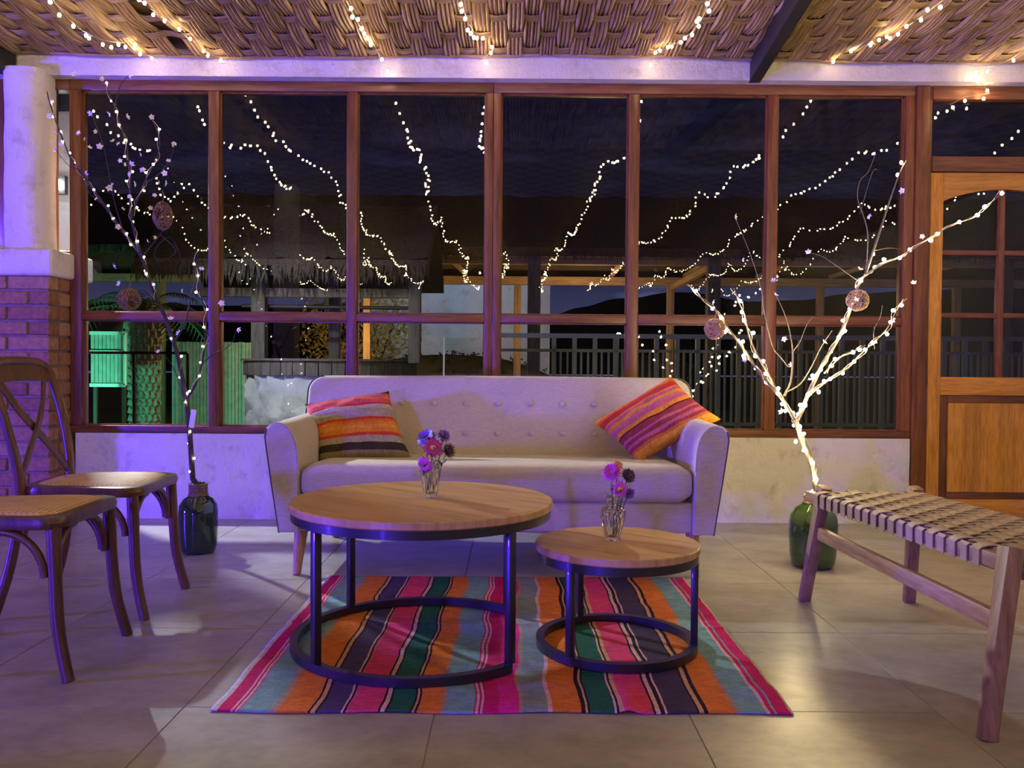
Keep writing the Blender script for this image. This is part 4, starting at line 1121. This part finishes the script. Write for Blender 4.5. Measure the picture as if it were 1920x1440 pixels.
# right: pale branch with bright string lights
dR = 3.74
trunkR = ([(1531, 930), (1527, 890), (1517, 855), (1503, 822), (1496, 800), (1490, 788)], dR, dR, .014, .012)
limbsR = [
    ([(1490, 788), (1476, 762), (1458, 738), (1422, 697), (1398, 660), (1370, 622), (1334, 573), (1305, 552), (1291, 533)], dR, dR - .12, .009, .0022),
    ([(1458, 738), (1440, 700), (1421, 668), (1405, 632), (1396, 590), (1385, 566), (1376, 540)], dR - .02, dR + .08, .006, .0018),
    ([(1492, 790), (1503, 772), (1514, 742), (1528, 712), (1545, 678), (1566, 645), (1586, 603), (1599, 565), (1612, 528), (1628, 512)], dR, dR - .06, .010, .006),
    ([(1628, 512), (1656, 494), (1690, 480), (1746, 444), (1780, 425), (1842, 397), (1875, 356)], dR - .06, dR - .28, .005, .0014),
    ([(1622, 516), (1642, 458), (1658, 408), (1672, 366), (1688, 322), (1700, 300)], dR - .06, dR + .10, .006, .0018),
    ([(1624, 508), (1627, 440), (1618, 402), (1608, 372), (1612, 340), (1628, 322), (1641, 290)], dR - .05, dR + .04, .003, .001),
    ([(1612, 402), (1635, 325), (1645, 318)], dR, dR + .03, .0015, .0008),
    ([(1514, 742), (1540, 722), (1568, 702), (1590, 690), (1610, 668), (1640, 640), (1664, 615), (1682, 580), (1694, 560)], dR, dR - .16, .006, .0014),
    ([(1545, 700), (1575, 670), (1596, 660), (1622, 648)], dR - .02, dR - .14, .004, .002),
    ([(1470, 742), (1482, 716), (1486, 672), (1484, 640), (1474, 596), (1456, 556)], dR, dR + .06, .005, .0014),
    ([(1486, 660), (1500, 640), (1512, 610), (1524, 594)], dR + .03, dR - .04, .003, .001),
    ([(1478, 688), (1462, 668), (1448, 648), (1432, 580), (1428, 545), (1408, 480), (1392, 440), (1378, 408)], dR + .02, dR + .10, .003, .001),
    ([(1640, 655), (1638, 620), (1650, 596), (1654, 572)], dR - .12, dR - .14, .002, .0008),
    ([(1610, 528), (1568, 498), (1540, 480), (1518, 474)], dR - .05, dR + .02, .002, .0008),
    ([(1474, 735), (1500, 720), (1520, 690), (1540, 650), (1560, 620)], dR, dR + .05, .004, .002),
    ([(1640, 470), (1668, 465), (1690, 468)], dR, dR + .05, .0015, .0008)]
random.seed(6)
blR = [(x, y, dR + random.uniform(-.08, .08), random.uniform(.8, 1.2)) for x, y in
       [(1378, 407), (1392, 487), (1516, 473), (1454, 553), (1628, 405), (1612, 505), (1450, 526), (1470, 635), (1336, 566), (1337, 545), (1674, 600), (1640, 642), (1692, 358), (1730, 443), (1396, 675), (1436, 704), (1484, 684), (1545, 642), (1466, 772), (1520, 712), (1713, 531)]]
tR, pR = tree('dry_branch', 'pale bare forked branch standing in the right bottle behind the bench', (BRc.x, BRc.y, .30), trunkR, limbsR, MAT['twig'], blR, 22)
wind('brightly lit fairy light string wound round the pale forked branch', [pR[0], pR[1], pR[2], pR[3], pR[4], pR[8], pR[9]], .070, .0078, MAT['treebulb'], .014, 'string lights on the branches',
     extra=[(1690, 305, dR + .08), (1683, 328, dR + .08), (1637, 476, dR), (1500, 800, dR - .02), (1492, 828, dR - .03), (1500, 815, dR - .03), (1524, 868, dR - .03), (1528, 895, dR - .03), (1545, 715, dR - .03), (1535, 735, dR - .03), (1510, 760, dR - .03)])
# twine balls
def twine_ball(label, c, r, mat, n=26, squash=1.0, hang=.05):
    t = thing('twine_ball', label, 'ornament', c, group='twine balls hanging in the branches')
    mb = MB()
    for k in range(n):
        ax = V((random.gauss(0, 1), random.gauss(0, 1), random.gauss(0, 1))).normalized(); u = ax.orthogonal().normalized(); w = ax.cross(u); rr = r * random.uniform(.90, 1.0); sh = random.uniform(-.35, .35) * r
        rc = math.sqrt(max(0, rr * rr - sh * sh))
        mb.tube([V(c) + V(((q := ax * sh + u * (rc * math.cos(a * PI / 9)) + w * (rc * math.sin(a * PI / 9))).x, q.y, q.z * squash)) for a in range(18)], r * .04, 4, closed=True)
    mb.build('winding', mat, t, smooth=True)
    MB().tube([V(c) + V((0, 0, r * squash * .95)), V(c) + V((.006, 0, r * squash + hang * .5)), V(c) + V((0, 0, r * squash + hang))], .002, 5).build('hanger', mat, t)
    return t
random.seed(9)
twine_ball('brown twine ball hanging low in the dark blossom branch', at(242, 561, dL - .05), .053, MAT['twine_dark'], 22)
twine_ball('small brown vine nest high in the dark blossom branch', at(305, 405, dL), .045, MAT['twine_dark'], 26, 1.5)
twine_ball('jute twine ball hanging from the left arm of the pale lit branch', at(1340, 617, dR - .12), .046, MAT['twine'], 22)
twine_ball('jute twine ball hanging from the right arm of the pale lit branch', at(1608, 563, dR - .13), .047, MAT['twine'], 22)
# white battery card on the left branch
c = at(361, 785, dL - .02); o = MB().box(c, (.026, .006, .085), Matrix.Rotation(D(9), 3, 'Y')).build('battery_pack', MAT['paper'], None, bevel=.003)
tag(o, 'small white battery pack tied to the dark branch at the left', 'battery pack')

# ------------------------------------------------------------------ ceiling fairy lights
random.seed(31)
def strand(label, x0, x1, start_pts, att=1.5, sag=.13, y_end=-7.2, seed=0):
    rnd = random.Random(seed)
    pts = [V(p) for p in start_pts]
    y = start_pts[-1][1]; x = start_pts[-1][0]
    path = list(pts); yy = y
    while yy > y_end:
        step = att * rnd.uniform(.7, 1.3); ny = yy - step
        t = (4.6 - ny) / 11.8; nx = lerp(x0, x1, t) + rnd.uniform(-.10, .10)
        sg = sag * rnd.uniform(.35, 1.5); bow = rnd.uniform(-.06, .06); nseg = 9
        for q in range(1, nseg + 1):
            u = q / nseg
            path.append(V((lerp(x, nx, u) + bow * math.sin(PI * u), lerp(yy, ny, u), CZ - .045 - sg * math.sin(PI * u) * .9)))
        x, yy = nx, ny
    t = thing('fairy_light_string', label, 'string lights', path[0], group='fairy light strings under the ceiling')
    MB().tube(path, .0012, 4).build('wire', MAT['wire'], t)
    near = bulb_mesh(.0085, MAT['bulb']); far = MB()
    for q in resample(path, .10, .5):
        p = q + V((rnd.uniform(-.02, .02), rnd.uniform(-.015, .015), rnd.uniform(-.028, -.004)))
        if p.y > 3.7: inst('bulb', near, t, p)
        else: far.ball(p, .0095, 6, 4)
    b = far.build('far_bulbs', MAT['bulb'], t, fix=False); b['kind'] = 'stuff'
    return t
z0 = CZ - .035
def S(*p): return [at(*q) for q in p]
strand('fairy light string at the far left of the reed ceiling, above the white column', -1.96, -2.4, S((297, 112, 4.62), (266, 99, 4.60), (250, 75, 4.45)), seed=1)
strand('fairy light string second from the left on the reed ceiling', -1.62, -1.85, S((430, 113, 4.64), (400, 104, 4.60), (372, 88, 4.50), (318, 42, 4.20)), seed=2)
strand('fairy light string on the reed ceiling above the left half of the sofa', -.75, -.76, S((745, 132, 4.66), (712, 122, 4.64), (712, 106, 4.6), (692, 65, 4.38)), seed=3)
strand('fairy light string on the reed ceiling above the middle of the sofa', -.13, -.18, S((918, 110, 4.66), (904, 112, 4.62), (924, 94, 4.56), (908, 64, 4.40)), seed=4)
strand('fairy light string on the reed ceiling above the right cushion', .70, .62, S((1208, 122, 4.66), (1228, 114, 4.63), (1226, 98, 4.58), (1250, 80, 4.45)), seed=5)
strand('fairy light string on the reed ceiling just right of the black rafter', 1.80, 1.58, S((1552, 124, 4.66), (1577, 102, 4.6), (1610, 84, 4.5), (1643, 66, 4.4)), seed=6)
strand('fairy light string dropping over the fanlight of the door', 2.75, 2.65, S((1790, 208, 4.74), (1782, 196, 4.74), (1808, 182, 4.74), (1856, 175, 4.74), (1838, 152, 4.70), (1824, 150, 4.68), (1826, 138, 4.66), (1850, 126, 4.64), (1864, 124, 4.62), (1892, 112, 4.60), (1915, 98, 4.5)), seed=7)
strand('fairy light string left of the picture under the ceiling', -2.9, -3.1, [(-2.75, 4.3, z0)], sag=.2, seed=8)
strand('fairy light string far left of the picture under the ceiling', -3.8, -3.9, [(-3.7, 4.2, z0)], sag=.25, seed=9)
strand('fairy light string right of the picture under the ceiling', 3.4, 3.5, [(3.3, 4.5, z0)], sag=.2, seed=10)
strand('fairy light string far right of the picture under the ceiling', 4.1, 4.3, [(4.1, 4.4, z0)], sag=.25, seed=12)

# ------------------------------------------------------------------ outside: ground, hills
o = MB().mm((-40, WY + .26, -.2), (40, 90, -.06)).build('ground', MAT['lawn']); tag(o, 'dark yard ground outside the windows', kind='structure')
ridge = [(-800, 540), (0, 556), (400, 572), (800, 566), (1000, 579), (1040, 586), (1090, 576), (1180, 558), (1300, 548), (1420, 566), (1700, 545), (2100, 530), (2800, 545)]
mb = MB(); rp_ = [at(x, y, 150) for x, y in ridge]; rp_ = catmull(rp_, 5)
n = len(rp_)
vs_ = [(p.x, p.y - 40, -.1) for p in rp_] + [(p.x, p.y, p.z + .6 * mnoise.noise(V((p.x * .2, 0, 0)))) for p in rp_] + [(p.x, p.y + 60, -.1) for p in rp_]
fs = [(r * n + i, r * n + i + 1, (r + 1) * n + i + 1, (r + 1) * n + i) for r in (0, 1) for i in range(n - 1)]
o = mb.add(vs_, fs).build('hills', MAT['hill'], None, smooth=True); tag(o, 'dark hills along the horizon outside', kind='structure')

# ------------------------------------------------------------------ outside: thatched shelter
sh = thing('thatched_shelter', 'long thatched shelter with timber posts and beams beyond the railing', 'shelter', (1.0, 11.8, -.06))
ZB = 2.2
def thatch_roof(mb, x0, x1, yE, yR, zE, zR, th, nx=60, nv=10, seed=0):
    def fn(u, v):
        x = lerp(x0, x1, u); y = lerp(yE, yR, v); z = lerp(zE, zR, v)
        k = mnoise.noise(V((x * 3, v * 6, seed))) * .05 + mnoise.noise(V((x * 14, v * 9, seed))) * .03
        return V((x, y - .2 * k, z + k))
    mb.grid(fn, nx, nv)
    mb.grid(lambda u, v: V((lerp(x0, x1, u), lerp(yE + .03, yR, v), lerp(zE, zR, v) - th)), 8, 2)
    mb.grid(lambda u, v: V((lerp(x0, x1, u), yE + .03 * (1 - v), lerp(zE - th, zE, v))), 8, 1)
    for x in (x0, x1): mb.add([(x, yE, zE), (x, yR, zR), (x, yR, zR - th), (x, yE + .03, zE - th)], [(0, 1, 2, 3)])
    return mb
def fringe(mb, x0, x1, y, z, L, n, seed):
    rnd = random.Random(seed)
    for k in range(n):
        x = rnd.uniform(x0, x1); l_ = L * rnd.uniform(.4, 1.2); dx = rnd.uniform(-.04, .04); w_ = rnd.uniform(.006, .018); yy = y + rnd.uniform(-.05, .02)
        mb.add([(x - w_, yy, z + .05), (x + w_, yy, z + .05), (x + dx, yy - .02, z - l_)], [(0, 1, 2)])
    return mb
XA, XB = -6.5, 8.0
rf = thatch_roof(MB(), XA, XB, 10.3, 11.8, 2.33, 3.25, .10, 110, 10, 1).build('thatch_roof', MAT['thatch'], sh, smooth=True, fix=False)
fringe(MB(), XA, XB, 10.3, 2.27, .11, 900, 4).build('thatch_fringe', MAT['thatch'], rf, fix=False)['kind'] = 'stuff'
thatch_roof(MB(), XA, XB, 13.3, 11.8, 2.33, 3.25, .10, 60, 6, 2).build('thatch_roof', MAT['thatch'], sh, smooth=True, fix=False)
MB().mm((-1.2, 10.55, ZB - .04), (XB, 10.65, ZB + .05)).build('front_beam', W('timber', 'x'), sh)
MB().mm((XA, 12.95, ZB - .06), (XB, 13.05, ZB + .06)).build('rear_beam', W('timber', 'x'), sh)
MB().mm((XA, 11.7, ZB + .30), (XB, 11.75, ZB + .35)).build('batten', W('timber', 'x'), sh)
for px in (303, 688, 969, 1255, 1535, 1790): 
    x = (px - 960) * 13 / FPX; MB().mm((x - .055, 12.95, -.06), (x + .055, 13.04, ZB - .06)).build('rear_post', W('timber', 'z'), sh, bevel=.01)
for px in (1000, 1335, 1880):
    x = (px - 960) * 10.6 / FPX; MB().mm((x - .08, 10.53, -.06), (x + .08, 10.67, ZB + .1)).build('front_post', W('grey', 'z'), sh, bevel=.01)
x = (1335 - 960) * 10.6 / FPX
MB().bar((x, 10.62, 2.16), ((1258 - 960) * 12.95 / FPX, 12.9, ZB - .1), .07, .08).build('brace', W('timber', 'y'), sh)
for px in range(700, 1900, 150):
    xx = (px - 960) * 11.8 / FPX; MB().bar((xx, 10.6, ZB + .07), (xx + .1, 13.0, ZB + .09), .05, .05).build('rafter', W('timber', 'y'), sh)

# ------------------------------------------------------------------ outside: well with small thatched roof
wl = thing('stone_well', 'round white stone well with plank collar and thatched roof, left of the sofa back', 'well', (-1.75, 8.2, -.06))
WC = V((-1.755, 8.2, 0)); WR = .80
def wfn(u, v):
    a = 2 * PI * u; z = lerp(-.06, .785, v); k = mnoise.cell(V((math.cos(a) * 6, math.sin(a) * 6, z * 7))) * .02 + mnoise.noise(V((math.cos(a) * 7, math.sin(a) * 7, z * 8))) * .05
    r = WR - .01 + k; return V((WC.x + r * math.cos(a), WC.y + r * math.sin(a), z))
MB().grid(wfn, 110, 18).build('stone_base', MAT['stucco'], wl, smooth=True)
npk = 44
pm_ = MB().mm((-WR * PI / npk * .96, -.02, .785), (WR * PI / npk * .96, .02, .915)).mesh('collar_plank', W('grey', 'z'), bevel=.004, seg=1)
for k in range(npk):
    a = 2 * PI * k / npk; inst('collar_plank', pm_, wl, (WC.x + WR * math.cos(a), WC.y + WR * math.sin(a), random.uniform(-.006, .004)), (0, 0, a + PI / 2))
MB().lathe([(.70, .915), (WR + .05, .915), (WR + .05, .935), (.70, .935)], 44, WC, cap=False).build('well_rim', W('grey', 'x'), wl)
for px, d, w_ in ((486, 7.75, .13), (777, 7.75, .11), (627, 8.8, .11)):
    x = (px - 960) * d / FPX; MB().mm((x - w_ / 2, d - .05, .90), (x + w_ / 2, d + .06, 1.80)).build('well_post', W('grey', 'z'), wl, bevel=.012)
MB().mm((-2.9, 7.72, 1.50), (-.86, 7.80, 1.58)).build('cross_beam', W('grey', 'x'), wl)
MB().tube([(-2.5, 7.8, 1.42), (-.9, 7.8, 1.41)], .018, 8).build('winch_bar', MAT['steel'], wl)
r2 = thatch_roof(MB(), -3.3, -.74, 7.35, 8.2, 1.80, 2.42, .14, 50, 10, 7).build('thatch_roof', MAT['thatch'], wl, smooth=True, fix=False)
fringe(MB(), -3.3, -.74, 7.36, 1.70, .12, 420, 8).build('thatch_fringe', MAT['thatch'], r2, fix=False)['kind'] = 'stuff'
thatch_roof(MB(), -3.3, -.74, 9.05, 8.2, 1.80, 2.42, .14, 30, 6, 9).build('thatch_roof', MAT['thatch'], wl, smooth=True, fix=False)

# ------------------------------------------------------------------ outside: railing on the terrace kerb
RYl = 8.5
rl = thing('terrace_railing', 'grey steel terrace railing outside the right windows', 'railing', (3.0, RYl, .25))
RXa, RXb = .42, 5.6
MB().mm((RXa - .69, RYl - .03, 1.17), (RXb, RYl + .03, 1.215)).build('top_rail', MAT['rail'], rl)
MB().mm((RXa - .69, RYl - .02, 1.03), (RXb, RYl + .02, 1.06)).build('mid_rail', MAT['rail'], rl)
MB().mm((RXa - .69, RYl - .02, .30), (RXb, RYl + .02, .33)).build('bottom_rail', MAT['rail'], rl)
pm1 = MB().mm((-.022, -.02, .25), (.022, .02, 1.17)).mesh('baluster', MAT['rail']); pm2 = MB().mm((-.010, -.01, .33), (.010, .01, 1.03)).mesh('thin_baluster', MAT['rail'])
k = 0; x = RXa
while x < RXb:
    inst('baluster', pm1, rl, (x, RYl, 0)); inst('thin_baluster', pm2, rl, (x + .069, RYl, 0)); inst('thin_baluster', pm2, rl, (x + .138, RYl, 0)); x += .207
o = MB().mm((-.7, RYl - .15, -.06), (6.0, RYl + .3, .25)).build('terrace_kerb', MAT['stucco']); tag(o, 'pale kerb under the terrace railing', kind='structure')
gs = thing('glass_screen', 'frameless glass screen panel standing outside behind the sofa back', 'screen', (-.3, 8.3, -.06))
xg0, xg1 = (832 - 960) * 8.3 / FPX, (1035 - 960) * 8.3 / FPX
MB().add([(xg0, 8.3, -.06), (xg1, 8.3, -.06), (xg1, 8.3, 1.16), (xg0, 8.3, 1.16)], [(0, 1, 2, 3)]).build('glass_sheet', MAT['pane'], gs, fix=False)
MB().mm((xg0 - .008, 8.29, -.06), (xg0 + .008, 8.31, 1.165)).build('edge_strip', MAT['paper'], gs)

# ------------------------------------------------------------------ outside: stand-in wall, bushes, palm, boards
x0, x1 = (690 - 960) * 16 / FPX, (1030 - 960) * 16 / FPX
o = rough_slab(MB(), x0, x1, -.06, 2.42, 16.0, 16.25, 60, 40, .03, 9).build('reflection_wall', MAT['stucco'], None, smooth=True)  # added outside to stand in for a pale reflection in the panes
tag(o, 'stucco wall added to stand in for the pale reflection in the middle windows', 'wall')
def bush(name, label, c, r, n, mat, seed, leaf=.05):
    rnd = random.Random(seed); t = thing(name, label, 'bush', (c[0], c[1], -.06)); mb = MB()
    for k in range(n):
        d = V((rnd.gauss(0, 1), rnd.gauss(0, 1), rnd.gauss(0, 1))).normalized() * rnd.uniform(.45, 1) ; p = V(c) + V((d.x * r[0], d.y * r[1], d.z * r[2]))
        if p.z < -.05: p.z = rnd.uniform(0, .4)
        a = V((rnd.uniform(-1, 1), rnd.uniform(-1, 1), rnd.uniform(-1, 1))).normalized() * leaf * rnd.uniform(.6, 1.3); b = a.orthogonal().normalized() * leaf * .4
        mb.add([p - a, p + b, p + a, p - b], [(0, 1, 2, 3)])
    f = mb.build('foliage', mat, t, fix=False); f['kind'] = 'stuff'
    mb = MB()
    for k in range(5):
        p = V((c[0] + rnd.uniform(-.1, .1), c[1], -.06)); q = V(c) + V((rnd.uniform(-.6, .6) * r[0], rnd.uniform(-.5, .5) * r[1], rnd.uniform(-.2, .5) * r[2])); mb.tube([p, lerp(p, q, .5) + V((.05, 0, .1)), q], [.03, .02, .01], 5)
    mb.build('stems', MAT['bark'], t)
    if mat is MAT['leafdark']: MB().ball(c, (r[0] * .92, r[1] * .8, r[2] * .9), 20, 12).build('inner_mass', mat, t, smooth=True)
    return t
bush('garden_bush', 'yellow-lit leafy bush behind the well', (-2.75, 15.1, 1.5), (1.15, .7, 1.0), 2600, MAT['leaf_yellow_lit'], 3)
bush('garden_bush', 'low dark bush added to hide the foot of the stand-in wall', (-1.0, 13.5, .42), (2.0, .3, .72), 3200, MAT['leafdark'], 4)  # dark mass added to mask the base of the stand-in wall
bush('garden_bush', 'dark rounded bush beyond the middle of the railing', (2.6, 14.9, .4), (.9, .6, .8), 900, MAT['leafdark'], 5)
# palm
pt = thing('palm_tree', 'green-lit palm with scaly trunk outside the left window', 'palm tree', (-4.78, 11.0, -.06))
def pfn(u, v):
    a = 2 * PI * u; z = lerp(-.06, 1.52, v); r = lerp(.17, .20, v) + (.06 * max(0, v - .75) / .25); return V((-4.78 + r * math.cos(a), 11 + r * math.sin(a), z))
MB().grid(pfn, 20, 6).build('trunk', MAT['palmtrunk'], pt, smooth=True)
sc_ = MB().add([(-.05, 0, 0), (0, -.045, .02), (.05, 0, 0), (0, .0, .09), (0, 0, -.03)], [(0, 1, 3), (1, 2, 3), (0, 4, 1), (4, 2, 1)]).mesh('trunk_scale', MAT['palmtrunk'])
for j in range(15):
    for k in range(9):
        a = PI + PI * (k + (.5 if j % 2 else 0)) / 9; z = .04 + j * .1; v = z / 1.52; r = lerp(.17, .20, v) + (.06 * max(0, v - .75) / .25)
        inst('trunk_scale', sc_, pt, (-4.78 + r * math.cos(a), 11 + r * math.sin(a), z), (.35, 0, a + PI / 2))
rnd = random.Random(8)
for k in range(13):
    a = 2 * PI * k / 13 + rnd.uniform(-.2, .2); el = rnd.uniform(.3, 1.2); L = rnd.uniform(1.0, 1.5); mb = MB(); dr_ = V((math.cos(a), math.sin(a) * .8, 0)); pts = []
    for q in range(11):
        s = q / 10; pts.append(V((-4.78, 11, 1.5)) + dr_ * (L * s * math.cos(el * (1 - .3 * s))) + V((0, 0, L * (s * math.sin(el) - .75 * s * s))))
    mb.tube(pts, [lerp(.018, .004, q / 10) for q in range(11)], 5)
    for q in range(1, 10):
        for h_ in (0, .5):
            p = lerp(pts[q], pts[q + 1], h_); tg = (pts[min(q + 1, 10)] - pts[q - 1]).normalized(); sd = tg.cross(V((0, 0, 1))).normalized()
            for s in (-1, 1):
                e = p + (sd * s * .8 + tg * .5 + V((0, 0, -.35))) * .24; mb.add([p - tg * .012, p + tg * .012, e], [(0, 1, 2)])
    mb.build('palm_frond', MAT['leaf'], pt, fix=False)
# lit board panels and black handrail
def boards(name, label, px0, px1, py0, py1, d, n, mat, cat):
    a = at(px0, py1, d); b = at(px1, py0, d); t = thing(name, label, cat, ((a.x + b.x) / 2, d, -.06))
    for k in range(n):
        x0 = lerp(a.x, b.x, k / n); x1 = lerp(a.x, b.x, (k + 1) / n)
        MB().mm((x0 + .004, d + random.uniform(-.008, .008), -.06), (x1 - .004, d + .03, b.z + random.uniform(-.004, .004))).build('board', mat, t)
    return t
boards('board_fence', 'green-lit upright board fence right of the palm trunk', 322, 480, 642, 760, 12.6, 24, MAT['corr'], 'fence')
ps = thing('reed_screen', 'green-lit framed screen panel left of the palm trunk', 'screen', (-4.9, 10.0, -.06))
a = at(170, 722, 9.9); b = at(236, 625, 9.9)
for k in range(9):
    MB().mm((lerp(a.x, b.x, k / 9) + .003, 9.9, a.z), (lerp(a.x, b.x, (k + 1) / 9) - .003, 9.93, b.z)).build('screen_slat', MAT['corr'], ps)
for (q0, q1) in (((a.x, b.z - .02), (b.x, b.z + .02)), ((a.x, a.z - .02), (b.x, a.z + .02)), ((b.x - .02, a.z), (b.x + .02, b.z)), ((a.x, lerp(a.z, b.z, .62)), (b.x, lerp(a.z, b.z, .62) + .03))):
    MB().mm((q0[0], 9.87, q0[1]), (q1[0], 9.90, q1[1])).build('screen_frame', MAT['paper'], ps)
for x in (a.x + .05, b.x - .03): MB().mm((x - .02, 9.9, -.06), (x + .02, 9.94, a.z)).build('screen_leg', MAT['steel'], ps)
hr = thing('handrail', 'black steel handrail in front of the palm', 'railing', (-4.3, 9.3, -.06))
pa, pb = at(150, 661, 9.3), at(352, 662, 9.3)
MB().tube([pa, pb], .016, 8).build('rail', MAT['steel'], hr)
for x in (pb.x, lerp(pa.x, pb.x, .5), pa.x): MB().tube([(x, 9.3, pa.z), (x, 9.3, -.06)], .016, 8).build('post', MAT['steel'], hr)
# exterior wall stub with lamp
o = MB().mm((-3.6, 5.62, -.06), (-2.925, 5.80, 2.55)).build('yard_wall', MAT['stucco'], None, bevel=.01); tag(o, 'cool-lit white wall stub outside the narrow pane', 'wall')
lp = thing('wall_lamp', 'bright white lamp on the wall stub outside the narrow pane', 'lamp', at(107, 345, 5.56))
q = V(lp.location)
MB().mm(q + V((-.04, .02, -.06)), q + V((.04, .06, .06))).build('lamp_body', MAT['steel'], lp)
MB().ball(q + V((0, 0, 0)), .035, 12, 8).build('lamp_lens', MAT['lamp'], lp, smooth=True)
gl = thing('garden_globe', 'small bright white lamp beyond the railing near the centre', 'lamp', at(1160, 628, 12.2)); q = V(gl.location)
MB().ball(q, .035, 12, 8).build('globe', MAT['lamp'], gl, smooth=True); MB().tube([(q.x, q.y, -.06), q], .012, 6).build('lamp_post', MAT['steel'], gl)
